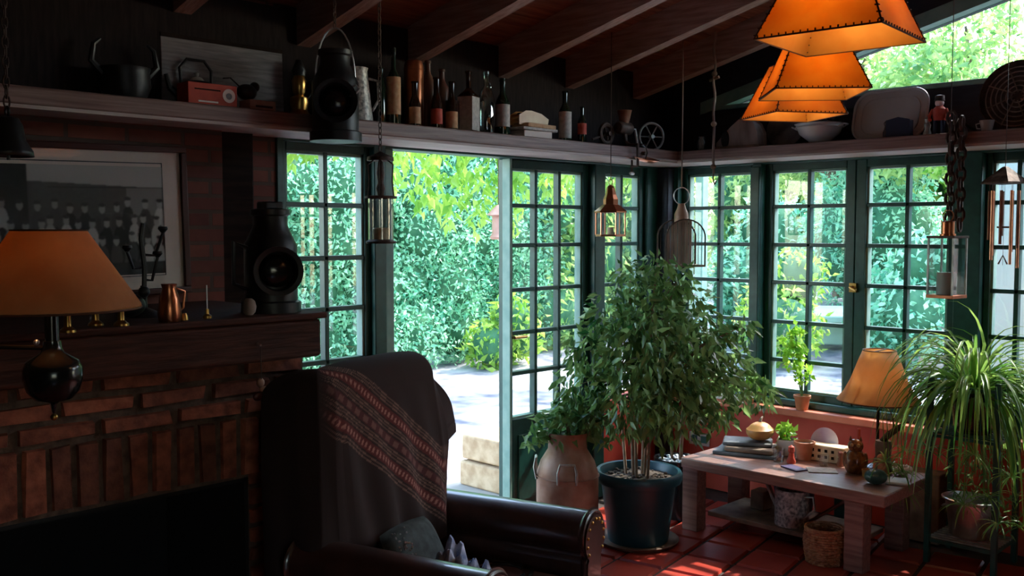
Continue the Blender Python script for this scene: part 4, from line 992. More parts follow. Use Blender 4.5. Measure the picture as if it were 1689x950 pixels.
# black railway lantern hanging in front of the shelf
def lantern_body(t, s=1.0, lens_dir=0):
    MB().lathe([(.001, 0), (.088*s, 0), (.088*s, .03*s), (.078*s, .035*s), (.078*s, .20*s), (.065*s, .225*s), (.050*s, .26*s), (.050*s, .285*s), (.058*s, .29*s), (.058*s, .305*s), (.001, .315*s)], n=32, cap=False).build('body', M['black'], t)
    T = Matrix.Rotation(lens_dir, 4, 'Z') @ Matrix.Rotation(R(90), 4, 'Y')
    T = Matrix.Rotation(lens_dir, 4, 'Z') @ Matrix.Translation((0, 0, .125*s)) @ Matrix.Rotation(R(90), 4, 'Y')
    MB().lathe([(.001, .05*s), (.060*s, .05*s), (.060*s, .085*s), (.072*s, .10*s), (.072*s, .112*s), (.058*s, .108*s), (.054*s, .09*s)], n=32, T=T, cap=False).build('lens_hood', M['black'], t)
    MB().ball((0, 0, .075*s), .050*s, (1, 1, .42), T=T).build('lens', M['blackgloss'], t)
    MB().box(-.02*s, .02*s, .076*s, .092*s, .05*s, .20*s, Matrix.Rotation(lens_dir+PI/2, 4, 'Z')).build('bracket', M['black'], t)
cam_dir = lambda x, y: math.atan2(CAM.y-y, CAM.x-x)
t = thing('railway_lantern', 'large black railway lantern hanging by its bail in front of the shelf', 'lantern', (-2.80, -.40, 1.955))
lantern_body(t, 1.18, cam_dir(-2.8, -.4))
MB().tube([(-.066*math.cos(a)*.707*1.2, .066*math.cos(a)*.707*1.2, .24 + .21*math.sin(a)) for a in np.linspace(0, PI, 16)], .0035, 6).build('bail', M['steel'], t)
chain(t, .45, plank(-.40)-1.955+.01)
MB().tube([(0, -.085, .20), (.02, -.11, .215), (.03, -.12, .20), (.02, -.11, .185), (0, -.085, .17)], .005, 6).build('side_handle', M['galv'], t)
# speckled pitcher behind it
t = thing('enamel_pitcher', 'grey speckled enamel pitcher behind the hanging black lantern', 'pitcher', (-2.53, -.17, 2.07), R(-40))
MB().lathe([(.001, .0), (.072, 0), (.074, .01), (.050, .22), (.054, .235), (.049, .232), (.068, .012), (.001, .008)], n=28, cap=False).build('body', M['speck'], t)
MB().tube([(.055, 0, .19), (.095, 0, .18), (.10, 0, .10), (.07, 0, .05)], .006).build('handle', M['speck'], t)
# candle lantern with glass chimney
t = thing('candle_lantern', 'hanging wire lantern with a glass cylinder and a cream candle', 'lantern', (-2.577, -.40, 1.545))
MB().lathe([(.001, 0), (.062, 0), (.064, .008), (.05, .016), (.001, .016)], n=28, cap=False).build('base', M['chainr'], t)
MB().lathe([(.053, .016), (.053, .188), (.0515, .188), (.0515, .016)], n=32, cap=False).build('glass_cylinder', M['clearglass'], t)
MB().lathe([(.001, .018), (.036, .018), (.037, .06), (.03, .066), (.001, .062)], n=24, cap=False).build('candle', M['cream'], t)
MB().lathe([(.066, .188), (.068, .197), (.045, .20), (.045, .19)], n=28, cap=False).build('collar', M['chainr'], t)
for k in range(4):
    a = PI/4 + k*PI/2; ca_, sa_ = math.cos(a), math.sin(a)
    MB().tube([(.055*ca_, .055*sa_, .195), (.048*ca_, .048*sa_, .26), (.052*ca_, .052*sa_, .33), (.02*ca_, .02*sa_, .355)], .0032, 6).build('cage_bar', M['chainr'], t)
MB().lathe([(.001, .20), (.012, .20), (.02, .23), (.012, .255), (.018, .29), (.010, .34), (.001, .35)], n=16, cap=False).build('chimney', M['chainr'], t)
MB().lathe([(.001, .35), (.056, .345), (.055, .36), (.02, .375), (.001, .385)], n=24, cap=False).build('cap', M['chainr'], t)
chain(t, .385, plank(-.40)-1.545+.01, .026, .014)
# copper hexagonal lantern
t = thing('copper_lantern', 'small copper six-sided lantern with glass panes hanging before the door leaf', 'lantern', (-.983, -.35, 1.567))
b = MB(); hexa = [(.082*math.cos(k*PI/3), .082*math.sin(k*PI/3)) for k in range(6)]
MB().prism(hexa, 0, .012, 'z').build('base', M['copperrose'], t)
for k in range(6):
    x, y = hexa[k]; MB().tube([(x*.97, y*.97, .01), (x*.97, y*.97, .130)], .0042, 6).build('corner_bar', M['copperrose'], t)
    x2, y2 = hexa[(k+1) % 6]; g_ = MB(); g_.add([(x*.95, y*.95, .012), (x2*.95, y2*.95, .012), (x2*.95, y2*.95, .128), (x*.95, y*.95, .128)], [(0, 1, 2, 3)]); g_.build('glass_pane', M['clearglass'], t, smooth=False)
MB().lathe([(.088, .128), (.088, .136), (.046, .170), (.040, .172), (.040, .20), (.030, .225), (.022, .26), (.012, .275), (.001, .278)], n=6, cap=True).build('roof', M['copper'], t, smooth=False)
MB().ring((0, 0, .292), .016, .002, 'y').build('ring', M['copper'], t)
cord(t, .30, plank(-.35)-1.567+.01, .0025)
MB().tube([(0, 0, .012), (0, 0, .05)], .018, 14).build('candle', M['cream'], t)
# brown wire and board cage
t = thing('hanging_birdcage', 'arched brown wooden cage lantern hanging above the weeping fig', 'cage', (-.45, -.44, 1.392), R(-32))
w_ = .118
MB().box(-w_, w_, -.07, .07, 0, .012).build('base', M['oldwood'], t, bevel=.002)
arch = [(-w_, .0), (-w_, .17)] + [(-w_*math.cos(a), .17 + .10*math.sin(a)) for a in np.linspace(.15, PI-.15, 12)] + [(w_, .17), (w_, 0)]
for yy_ in (-.066, .066): MB().tube([(x, yy_, z) for x, z in arch], .0045, 6).build('arch_frame', M['chainr'], t)
for k in range(7):
    x = -w_ + .012 + k*.022
    zt = .17 + .10*math.sqrt(max(0, 1-(x/w_)**2))
    MB().box(x-.0085, x+.0085, -.069, -.064, .012, zt).build('slat', M['drift'], t, smooth=False)
for k in range(5): x = w_ - .02 - k*.022; MB().tube([(x, -.066, .01), (x, -.066, .17 + .10*math.sqrt(1-(x/w_)**2))], .0018, 5).build('wire', M['chainr'], t)
for k in range(9): x = -w_ + .02 + k*.025; MB().tube([(x, .066, .01), (x, .066, .17 + .10*math.sqrt(1-(x/w_)**2))], .0018, 5).build('wire', M['chainr'], t)
MB().lathe([(.040, .255), (.040, .30), (.025, .335), (.018, .36), (.001, .362)], n=16, cap=False).build('neck', M['rust'], t)
MB().ring((0, 0, .405), .048, .003, 'y').build('hanging_ring', M['steel'], t)
cord(t, .45, plank(-.44)-1.392+.01, .004, 'drift')
# rope and pulley hanging line on the W2 side
pr = on(0, -.36, 1178, 150)
t = thing('rope_hanging', 'knotted old rope with an iron hook hanging at the shelf corner', 'rope', (-.36, pr.y, 1.86))
b = MB(); b.tube([(.004*math.sin(z*40), .004*math.cos(z*33), z) for z in np.linspace(.06, plank(pr.y)-1.86+.01, 40)], .0075, 7); b.build('rope', M['drift'], t)
for z in (.10, .34, .62): MB().ball((0, 0, z), .017, (1, 1, .9)).build('knot', M['oldwood'], t)
MB().tube([(0, 0, .08), (0, 0, .03), (.015, 0, .0), (.03, 0, .02)], .004).build('hook', M['chainr'], t)
MB().tube([(.0, -.03, .60), (0, .03, .585)], .009).build('toggle', M['oldwood'], t)
# heavy iron chain on the dark post
pc_ = on(0, -.31, 1580, 240)
t = thing('iron_chain', 'thick rusty iron chain hanging in loops against the dark window post', 'chain', (-.33, pc_.y, 1.58))
chain(t, 0, 2.0-1.58+.14, .052, .040, .0085, y=.024); chain(t, .02, 2.0-1.58+.12, .052, .040, .0085, y=-.024)
MB().tube([(.30, 0, .50), (.0, 0, .545), (-.03, 0, .52), (-.035, 0, .56)], .007).build('hook', M['chainr'], t)
# square candle lantern
t = thing('candle_lantern', 'tall square glass lantern with copper top holding a thick white candle', 'lantern', (-.42, -1.915, 1.283), R(-8))
MB().box(-.066, .066, -.066, .066, 0, .016).build('base', M['copper'], t, bevel=.002)
for sx_ in (-1, 1):
    for sy_ in (-1, 1): MB().box(sx_*.060-.004, sx_*.060+.004, sy_*.060-.004, sy_*.060+.004, .016, .282).build('corner_bar', M['galv'], t)
for a in range(4): MB().box(-.056, .056, -.0605, -.059, .016, .280, Matrix.Rotation(a*PI/2, 4, 'Z')).build('glass_pane', M['clearglass'], t, smooth=False)
MB().box(-.068, .068, -.068, .068, .280, .292).build('top', M['chainr'], t, bevel=.002)
MB().lathe([(.001, .292), (.036, .292), (.036, .30), (.030, .302), (.030, .355), (.034, .36), (.001, .362)], n=20, cap=False).build('chimney', M['copper'], t)
MB().tube([(0, 0, .017), (0, 0, .12)], .044, 24).build('candle', M['white'], t)
MB().ring((0, 0, .385), .026, .0025, 'x').build('ring', M['copper'], t); cord(t, .41, plank(-1.915)-1.283+.01, .002)
# wind chime
t = thing('wind_chime', 'copper tube wind chime under a dark pyramid roof at the right window', 'wind chime', (-.5, -2.185, 1.45), R(25))
zt = .355
MB().lathe([(.098, zt), (.096, zt+.008), (.012, zt+.075), (.001, zt+.078)], n=4, cap=True).build('roof', M['chainr'], t, smooth=False)
for k in range(9):
    a = 2*PI*k/9; L_k = .20 + .16*((k*5) % 9)/9; x, y = .060*math.cos(a), .060*math.sin(a)
    MB().tube([(x, y, zt-.03-L_k), (x, y, zt-.03)], .0062, 10).build('tube', M['copperrose'] if k % 2 else M['rust'], t)
    MB().tube([(x, y, zt-.03), (x, y, zt+.004)], .001, 4).build('string', M['drift'], t)
MB().tube([(0, 0, -.005), (0, 0, zt)], .001, 4).build('clapper_string', M['drift'], t)
MB().lathe([(.001, .16), (.028, .16), (.028, .168), (.001, .168)], n=20, cap=False).build('clapper', M['oldwood'], t)
MB().tube([(0, -.018, .0), (0, .0, .04), (0, .018, 0)], .004, 5).build('sail', M['oldwood'], t)
cord(t, zt+.07, plank(-2.185)-1.45+.01, .0015)
# iron bell far left
pb = on(1, -1.3, 14, 258)
t = thing('iron_bell', 'dark iron bell hanging at the left in front of the picture', 'bell', (pb.x, -1.3, pb.z))
MB().lathe([(.052, 0), (.050, .012), (.036, .035), (.030, .07), (.022, .085), (.001, .09)], n=28, cap=False).build('body', M['black'], t, solid=.003)
MB().ring((0, 0, .10), .011, .003, 'x').build('ring', M['black'], t); MB().tube([(0, 0, .08), (0, 0, -.008)], .004).build('clapper', M['black'], t)
chain(t, .11, plank(-1.3)-pb.z+.01, .024, .013)
# little hook with copper pan under the shelf corner
t = thing('copper_dish', 'shallow copper dish hanging under the shelf corner', 'dish', (-.66, -.335, 1.985))
MB().lathe([(.001, .0), (.05, .002), (.075, .018), (.078, .022), (.05, .008), (.001, .006)], n=28, cap=False, T=Matrix.Rotation(R(16), 4, 'X')).build('pan', M['copperrose'], t)
MB().tube([(0, 0, .005), (.01, -.01, .05), (0, 0, .10), (0, .06, .10)], .003).build('wire', M['chainr'], t)

# ================================================================ SHELF OVER THE DOOR
SZ = 2.0685
def bottle(label, x, y, prof, glass, lab=None, lz=None, lm='paper', name='bottle', cap=None, n=24, sq=False, group='bottles on the shelf', cat='bottle', neck=None, dz=0):
    t = thing(name, label, cat, (x, y, SZ+dz), R(20), group)
    MB().lathe([(.001, 0)] + prof + [(.001, prof[-1][1])], n=4 if sq else n, cap=False, T=Matrix.Rotation(R(45), 4, 'Z') if sq else None).build('body', M[glass], t, bevel=.004 if sq else 0)
    if lab:
        z0, z1 = lz; r0 = lab + .0006
        if sq: k = r0/math.sqrt(2)+.001; MB().box(-k, k, -k, k, z0, z1).build('label', M[lm], t, smooth=False)
        else: MB().lathe([(r0, z0), (r0, z1)], n=n, cap=False).build('label', M[lm], t)
    if cap: MB().lathe([(.001, prof[-1][1]-.025), (cap[0], prof[-1][1]-.025), (cap[0], prof[-1][1]+.004), (.001, prof[-1][1]+.006)], n=16, cap=False).build('cap', M[cap[1]], t)
    return t
def wine(r, h, sh=.6, nk=.014): return [(r*.96, 0), (r, .006), (r, h*sh), (r*.85, h*(sh+.06)), (nk*1.1, h*(sh+.16)), (nk, h*(sh+.2)), (nk, h*.96), (nk*1.25, h*.965), (nk*1.2, h)]
yb = -.20
def X(px, y=yb): return on(1, y, px, 200).x
bottle('narrow dark green unlabelled bottle left of the tan-labelled one', X(628), yb, wine(.024, .25), 'greenglass')
bottle('tall dark bottle with a long tan label', X(645), yb-.02, wine(.031, .335, .58, .010), 'greenglass', .031, (.045, .21), 'tanlabel', cap=(.012, 'blackgloss'))
bottle('short brown bottle with a tan label in front of the copper cylinder', X(674), -.245, wine(.026, .20, .5), 'brownglass', .026, (.01, .085), 'tanlabel')
t = thing('copper_cylinder', 'tall polished copper cylinder flask among the bottles', 'flask', (X(683, -.15), -.15, SZ), 0)
MB().lathe([(.001, 0), (.046, 0), (.046, .285), (.040, .31), (.02, .32), (.001, .322)], n=32, cap=False).build('body', M['copper'], t); MB().ring((0, 0, .27), .046, .0025).build('band', M['copper'], t)
bottle('tall brown stoneware bottle with a looped stopper', X(706, -.12), -.12, wine(.038, .33, .66, .013), 'stone', name='stoneware_bottle', group='stoneware bottles')
bottle('brown stoneware bottle behind the tan-labelled beer bottle', X(729, -.12), -.12, wine(.038, .30, .66, .013), 'stone', name='stoneware_bottle', group='stoneware bottles')
bottle('dark bottle with a red and pale blue label', X(712), -.235, wine(.027, .235, .5), 'brownglass', .027, (.02, .09), 'redlabel')
bottle('dark bottle with a low tan label', X(737), -.235, wine(.028, .225, .5), 'brownglass', .028, (.008, .085), 'tanlabel')
o = MB().box(-.03, .03, -.05, .05, 0, .15).build('book', M['slate'], loc=(X(753), -.14, SZ), bevel=.003); tag(o, 'slim grey book standing upright between the bottles', 'book')
bottle('square brown bottle with a tall white printed label', X(773), yb, [(.052, 0), (.054, .006), (.054, .175), (.02, .205), (.014, .215), (.014, .28), (.018, .283), (.018, .295)], 'brownglass', .054, (.01, .17), 'paper', sq=True)
t = bottle('clear aqua glass bottle with a ring handle', X(802), yb, [(.038, 0), (.040, .006), (.040, .17), (.030, .21), (.013, .235), (.012, .29), (.016, .292), (.016, .305)], 'aquaglass')
MB().ring((.03, 0, .235), .020, .004, 'y').build('handle', M['aquaglass'], t)
bottle('dark bottle with a white band label next to the books', X(829), yb, wine(.036, .28, .58), 'greenglass', .036, (.045, .155), 'paper', cap=(.015, 'blackgloss'))
b0 = X(880)
for k, (w, d, h, m, lab) in enumerate(((.115, .10, .038, 'mount', 'cream box at the bottom of the stack on the shelf'), (.15, .12, .014, 'paper', 'thin white book lying in the stack on the shelf'), (.13, .11, .020, 'tanlabel', 'tan book lying near the top of the stack on the shelf'))):
    z0 = (0, .039, .054)[k]
    o = MB().box(-w, w*.75, -d/2, d/2, 0, h).build('box' if k == 0 else 'book', M[m], loc=(b0+.01*k, yb, SZ+z0), bevel=.003); o.rotation_euler = (0, 0, .05*k - .03); tag(o, lab, 'box' if k == 0 else 'book')
t = thing('wooden_clog', 'tan wooden clog lying on top of the shelf books', 'clog', (b0-.03, yb, SZ+.075))
MB().prism([(-.10, 0), (.09, 0), (.095, .022), (.05, .042), (-.02, .052), (-.06, .05), (-.10, .03)], -.035, .035, 'y').build('sole', M['gourd'], t, bevel=.012)
MB().ball((-.055, 0, .048), .026, (1.1, .9, .25)).build('opening', M['darkwood'], t)
bottle('dark bottle with a cream front label right of the books', X(932), yb, wine(.034, .27, .58), 'greenglass', .034, (.02, .16), 'paper')
bottle('small green bottle with a red and white label', X(960), yb, wine(.024, .20, .58, .010), 'greenglass', .024, (.05, .11), 'redlabel')
# pulley, grinder, wheel
t = thing('iron_pulley', 'dark iron pulley block leaning on the shelf', 'pulley', (X(1000, -.2), -.2, SZ+.001))
MB().ring((0, 0, .068), .052, .013, 'y').build('wheel', M['chainr'], t); MB().tube([(0, -.03, .068), (0, .03, .068)], .012).build('axle', M['chainr'], t)
for k in range(4): a = k*PI/2+.4; MB().tube([(0, 0, .068), (.05*math.cos(a), 0, .068+.05*math.sin(a))], .006).build('spoke', M['chainr'], t)
MB().tube([(-.05, 0, .05), (-.12, 0, .03)], .006).build('arm', M['chainr'], t)
gx = X(1030, -.24)
t = thing('mincer', 'old hand mincer with a wooden cup hopper clamped to the shelf edge', 'mincer', (gx, -.24, SZ))
MB().lathe([(.022, .13), (.028, .145), (.040, .20), (.042, .205), (.036, .20), (.022, .15)], n=24, cap=False).build('hopper', M['rust'], t)
MB().lathe([(.03, -.06), (.036, -.05), (.036, .04), (.03, .05)], n=20, T=Matrix.Translation((0, 0, .105)) @ Matrix.Rotation(R(90), 4, 'Y')).build('barrel', M['chainr'], t)
MB().tube([(0, 0, .08), (0, -.01, .03), (0, -.03, .012)], [.016, .012, .014]).build('stem', M['chainr'], t)
MB().tube([(.045, 0, .105), (.085, -.01, .105), (.09, -.02, .04), (.088, -.025, -.03)], .007).build('crank', M['steel'], t)
MB().tube([(.088, -.025, -.03), (.088, -.085, -.035)], .011).build('crank_handle', M['oldwood'], t)
MB().tube([(0, -.03, .012), (0, -.095, .012), (0, -.095, -.11), (0, -.05, -.11)], .008).build('clamp', M['chainr'], t)
MB().tube([(0, -.055, -.14), (0, -.055, -.075)], .006).build('clamp_screw', M['chainr'], t)
MB().ball((0, -.055, -.15), .014, (1.8, .5, .7)).build('wing_nut', M['steel'], t)
wx = X(1092, -.2)
t = thing('spoked_wheel', 'small dark iron spoked wheel standing near the shelf corner', 'wheel', (wx-.05, -.16, SZ+.088), R(-25))
MB().ring((0, 0, 0), .080, .0075, 'y', 36).build('rim', M['galv'], t)
MB().lathe([(.012, -.02), (.012, .02)], n=16, T=Matrix.Rotation(R(90), 4, 'X')).build('hub', M['galv'], t)
for k in range(6): a = k*PI/3; MB().tube([(0, 0, 0), (.078*math.cos(a), 0, .078*math.sin(a))], .004, 6).build('spoke', M['galv'], t)
t = thing('spirit_level', 'small pale file lying at the shelf corner', 'tool', (-.33, -.20, SZ), .5); t.name = 'hand_file'
MB().box(-.05, .04, -.006, .006, 0, .008).build('blade', M['steel'], t, bevel=.002); MB().tube([(.04, 0, .007), (.10, 0, .008)], .0075).build('handle', M['oldwood'], t)
# left part of that shelf
t = thing('oil_lamp', 'polished brass oil lamp with a dark top standing on the shelf', 'lamp', (X(494, -.17), -.17, SZ))
MB().lathe([(.001, 0), (.042, 0), (.045, .01), (.032, .03), (.038, .06), (.036, .08), (.020, .09), (.026, .10), (.030, .15), (.022, .17), (.001, .17)], n=28, cap=False).build('body', M['brass'], t)
MB().lathe([(.026, .17), (.030, .19), (.018, .22), (.012, .235), (.001, .24)], n=20, cap=True).build('top', M['black'], t)
MB().tube([(.03, 0, .15), (.06, 0, .16), (.065, 0, .11), (.04, 0, .08)], .004).build('handle', M['black'], t)
x0, x1 = on(1, -.04, 250, 100).x, on(1, -.04, 450, 150).x
t = thing('painted_board', 'whitewashed plank board leaning behind the orange box on the shelf', 'board', ((x0+x1)/2, -.125, SZ))
hw = (x1-x0)/2
MB().box(-hw, hw, 0, .018, .001, .275, Matrix.Rotation(R(-2), 4, 'X')).build('board', M['whiteboard'], t, bevel=.003)
MB().box(-hw, hw, -.004, .02, .262, .277, Matrix.Rotation(R(-2), 4, 'X')).build('top_strip', M['darkwood'], t)
xb = on(1, -.22, 342, 165).x
t = thing('tin_box', 'orange-red box with a round portrait label on the shelf', 'box', (xb, -.22, SZ))
MB().box(-.10, .10, -.045, .045, 0, .082).build('box', M['orangebox'], t, bevel=.002)
MB().lathe([(.001, 0), (.026, 0), (.026, .001), (.001, .001)], n=28, cap=False, T=Matrix.Translation((.065, -.0455, .042)) @ Matrix.Rotation(R(90), 4, 'X')).build('round_label', M['mount'], t)
MB().lathe([(.001, 0), (.012, 0), (.012, .001), (.001, .001)], n=20, cap=False, T=Matrix.Translation((.065, -.0468, .040)) @ Matrix.Rotation(R(90), 4, 'X')).build('portrait', M['slate'], t)
MB().box(-.06, .02, -.0465, -.0455, .010, .016).build('label_line', M['mount'], t, smooth=False); MB().box(-.075, .03, -.0465, -.0455, .055, .060).build('label_line', M['darkwood'], t, smooth=False)
t = thing('kettle', 'black kettle with a looped handle behind the orange box', 'kettle', (on(1, -.12, 322, 150).x, -.135, SZ))
MB().lathe([(.001, 0), (.07, 0), (.085, .03), (.08, .07), (.05, .10), (.03, .105), (.001, .107)], n=28, cap=False).build('body', M['black'], t)
MB().lathe([(.001, .105), (.03, .105), (.02, .118), (.006, .122), (.009, .135), (.001, .14)], n=20, cap=False).build('lid', M['white'], t)
MB().tube([(-.065, 0, .09), (-.07, 0, .15), (-.04, 0, .185), (.03, 0, .185), (.06, 0, .15), (.06, 0, .09)], .006).build('handle', M['black'], t)
MB().tube([(-.07, 0, .04), (-.11, 0, .07), (-.125, 0, .12)], [.016, .012, .008]).build('spout', M['black'], t)
t = thing('pink_box', 'small pink-brown box near the end of the whitewashed board', 'box', (on(1, -.22, 424, 170).x, -.22, SZ)); MB().box(-.055, .06, -.04, .04, 0, .040).build('box', M['pinkbox'], t, bevel=.002)
MB().box(-.03, .045, -.041, -.0405, .012, .020).build('label_line', M['frame'], t, smooth=False)
t = thing('toy_figure', 'dark lumpy figure sitting on the pink-brown box', 'figure', (on(1, -.22, 408, 150).x, -.215, SZ+.0405))
MB().ball((0, 0, .032), .035, (1.2, .9, .9)).build('body', M['black'], t); MB().ball((.035, 0, .055), .02).build('head', M['black'], t); MB().tube([(-.03, 0, .05), (-.07, 0, .08), (-.10, 0, .075)], .003).build('tail', M['black'], t)
# horned iron pot
t = thing('iron_pot', 'dark iron pot with two curved horn handles at the left of the shelf', 'pot', (on(1, -.18, 208, 130).x, -.17, SZ))
MB().lathe([(.001, 0), (.07, 0), (.09, .05), (.085, .10), (.09, .115), (.08, .11), (.001, .02)], n=28, cap=False).build('body', M['black'], t)
for s in (-1, 1): MB().tube([(s*.08, 0, .09), (s*.12, 0, .13), (s*.11, 0, .19), (s*.085, 0, .21)], [.014, .012, .009, .004]).build('horn_handle', M['black'], t)

# ================================================================ SHELF OVER THE CASEMENTS
def Y(px, x=-.2): return on(0, x, px, 200).y
SZ2 = 2.0665
t = thing('glass_jar', 'small clear glass jar on the shelf right of the corner', 'jar', (-.17, Y(1157, -.17), SZ2)); MB().lathe([(.001, .002), (.03, 0), (.032, .06), (.024, .075), (.026, .09), (.023, .09), (.021, .075), (.029, .058), (.027, .006), (.001, .006)], n=24, cap=False).build('body', M['clearglass'], t)
t = thing('wooden_mould', 'arched grey-brown wooden block with a dark oval hole on the shelf', 'mould', (-.20, Y(1222), SZ2), R(90))
MB().prism([(-.13, 0), (.12, 0), (.12, .03), (.08, .07), (.03, .115), (-.02, .15), (-.06, .155), (-.10, .13), (-.125, .08)], -.05, .05, 'y').build('body', M['drift'], t, bevel=.01)
b = MB(); b.lathe([(.001, 0), (.026, 0), (.026, .003), (.001, .003)], n=28, sy=1.9, cap=False, T=Matrix.Translation((.07, .0505, .055)) @ Matrix.Rotation(R(-90), 4, 'X'))
b.build('hole', M['soot'], t)
MB().box(-.15, .14, -.055, .055, -.0005, .014).build('base', M['oldwood'], t, bevel=.003)
t = thing('dark_platter', 'dark round platter leaning behind the white tureen', 'platter', (-.075, Y(1300, -.07), SZ2+.108))
MB().lathe([(.001, 0), (.07, 0), (.115, .018), (.118, .022), (.07, .008), (.001, .006)], n=40, cap=False, T=Matrix.Rotation(R(-78), 4, 'Y')).build('dish', M['slate'], t)
t = thing('soup_tureen', 'white enamel bowl with two side handles on the shelf', 'bowl', (-.19, Y(1352, -.19), SZ2), R(90))
MB().lathe([(.001, .004), (.05, 0), (.055, .008), (.06, .014), (.105, .05), (.125, .10), (.132, .104), (.122, .103), (.100, .055), (.05, .02), (.001, .018)], n=40, cap=False).build('bowl', M['white'], t)
MB().ring((0, 0, .085), .124, .004).build('rim_band', M['white'], t)
for s in (-1, 1): MB().tube([(s*.115, -.03, .08), (s*.15, -.02, .095), (s*.15, .02, .095), (s*.115, .03, .08)], .005).build('handle', M['white'], t)
t = thing('black_pan', 'small black frying pan leaning between tureen and white tray', 'pan', (-.055, Y(1402, -.05), SZ2+.10))
MB().lathe([(.001, 0), (.075, 0), (.09, .025), (.086, .025), (.07, .004), (.001, .004)], n=32, cap=False, T=Matrix.Rotation(R(-82), 4, 'Y')).build('pan', M['black'], t)
MB().tube([(-.01, .08, .02), (-.02, .13, .05)], .007).build('handle', M['black'], t)
ym = Y(1467, -.10); hw = (Y(1407, -.10)-Y(1527, -.10))/2
t = thing('enamel_tray', 'large white enamel tray with rounded corners leaning on the shelf', 'tray', (-.125, ym, SZ2+.002))
def rrect(w, h, r, n=8):
    P = []
    for cx, cz, a0 in ((w-r, r, -90), (w-r, h-r, 0), (-w+r, h-r, 90), (-w+r, r, 180)):
        for k in range(n+1): a = R(a0 + 90*k/n); P.append((cx + r*math.cos(a), cz + r*math.sin(a)))
    return P
TT = Matrix.Rotation(R(14), 4, 'Y')
MB().prism(rrect(hw, .265, .085), 0, .006, 'x', TT).build('tray', M['white'], t)
P = rrect(hw, .265, .085); MB().tube([(-.006, y, z) for y, z in P], .008, 8, True, TT).build('rolled_rim', M['white'], t)
P = rrect(hw-.04, .19, .06); MB().tube([(-.001, y, z+.036) for y, z in P], .003, 6, True, TT).build('inner_ridge', M['white'], t)
t = thing('dark_blue_box', 'small dark blue box in front of the white tray', 'box', (-.215, Y(1484, -.215), SZ2), .1)
MB().prism([(-.055, 0), (.055, 0), (.055, .085), (0, .098), (-.055, .085)], -.03, .03, 'x').build('box', mat('navy_card', (.012, .02, .05), .5), t, bevel=.003)
t = thing('figurine', 'tiny dark figurine standing beside the dark blue box on the shelf', 'figurine', (-.235, Y(1462, -.235), SZ2)); MB().lathe([(.001, 0), (.016, 0), (.017, .03), (.010, .045), (.008, .06), (.014, .075), (.001, .09)], n=16, cap=False).build('body', M['chainr'], t)
t = thing('soldier_figurine', 'toy figurine with a red middle standing on the shelf above the chain', 'figurine', (-.22, Y(1549, -.22), SZ2), R(100))
for s in (-1, 1): MB().tube([(s*.018, 0, .0), (s*.016, 0, .07)], .011).build('leg', M['bluebin'], t)
MB().lathe([(.026, .07), (.032, .09), (.030, .125), (.016, .14)], n=16).build('torso', M['redlabel'], t); MB().ball((0, 0, .155), .021).build('head', M['mount'], t); MB().lathe([(.024, .165), (.022, .19), (.001, .195)], n=16).build('hat', M['chainr'], t)
for s in (-1, 1): MB().tube([(s*.03, 0, .125), (s*.045, .01, .09), (s*.035, .03, .07)], .008).build('arm', M['redlabel'], t)
t = thing('figurine', 'small grey figurine left of the red toy figurine on the shelf', 'figurine', (-.24, Y(1530, -.24), SZ2)); MB().lathe([(.001, 0), (.020, 0), (.020, .01), (.012, .03), (.016, .05), (.010, .062), (.015, .078), (.001, .095)], n=16, cap=False).build('body', M['galv'], t)
t = thing('white_cup', 'small white cup on the shelf left of the round woven tray', 'cup', (-.20, Y(1628, -.2), SZ2)); MB().lathe([(.001, 0), (.022, 0), (.034, .055), (.031, .055), (.020, .004), (.001, .004)], n=24, cap=False).build('body', M['white'], t); MB().tube([(.0, .03, .045), (0, .05, .04), (0, .045, .02), (0, .027, .018)], .0035).build('handle', M['white'], t)
t = thing('woven_tray', 'big round dark woven tray leaning at the right end of the shelf', 'tray', (-.09, Y(1678, -.09), SZ2+.17))
TT = Matrix.Rotation(R(-80), 4, 'Y')
MB().lathe([(.001, 0), (.15, 0), (.168, .02), (.172, .02), (.155, -.006), (.001, -.008)], n=48, cap=False, T=TT).build('tray', M['chainr'], t)
for k in range(6): r_ = .03 + k*.023; MB().ring((0, 0, .002), r_, .0035, 'z', 36, 6, T=TT).build('woven_ring', M['drift'], t)
for k in range(8): a = k*PI/4; MB().tube([(.02*math.cos(a), .02*math.sin(a), .003), (.15*math.cos(a+.35), .15*math.sin(a+.35), .003)], .0035, 5, T=TT).build('woven_ray', M['oldwood'], t)

# ================================================================ MANTEL
MZ = 1.3225
def mp(px, py): return on(2, MZ, px, py)
p = mp(452, 512)
t = thing('railway_lantern', 'bulky black railway lantern with a big round lens at the right end of the mantel', 'lantern', (p.x-.03, -.74, MZ))
lantern_body(t, 1.14, cam_dir(p.x, -.74) + R(12))
MB().box(-.035, .035, -.03, .03, .345, .375).build('top_box', M['black'], t, bevel=.006)
MB().tube([(-.09, 0, .22), (-.14, 0, .24), (-.14, 0, .10), (-.09, 0, .08)], .007).build('handle', M['black'], t)
def small(name, label, cat, px, py, prof, m, n=20, grp=None):
    p = mp(px, py); t = thing(name, label, cat, (p.x, p.y, MZ), 0, grp); MB().lathe([(.001, 0)] + prof + [(.001, prof[-1][1])], n=n, cap=False).build('body', M[m], t); return t
t = small('ostrich_egg', 'mottled brown egg at the foot of the mantel lantern', 'egg', 411, 520, [(.012, .001), (.020, .01), (.024, .028), (.019, .047), (.010, .055)], 'drift'); t.name = 'egg'
t = small('candle_snuffer', 'slim brass snuffer with a long thin handle on the mantel', 'snuffer', 342, 525, [(.014, 0), (.014, .008), (.006, .014), (.005, .03)], 'brass'); MB().tube([(0, 0, .03), (0, 0, .105)], .0018, 6).build('rod', M['steel'], t)
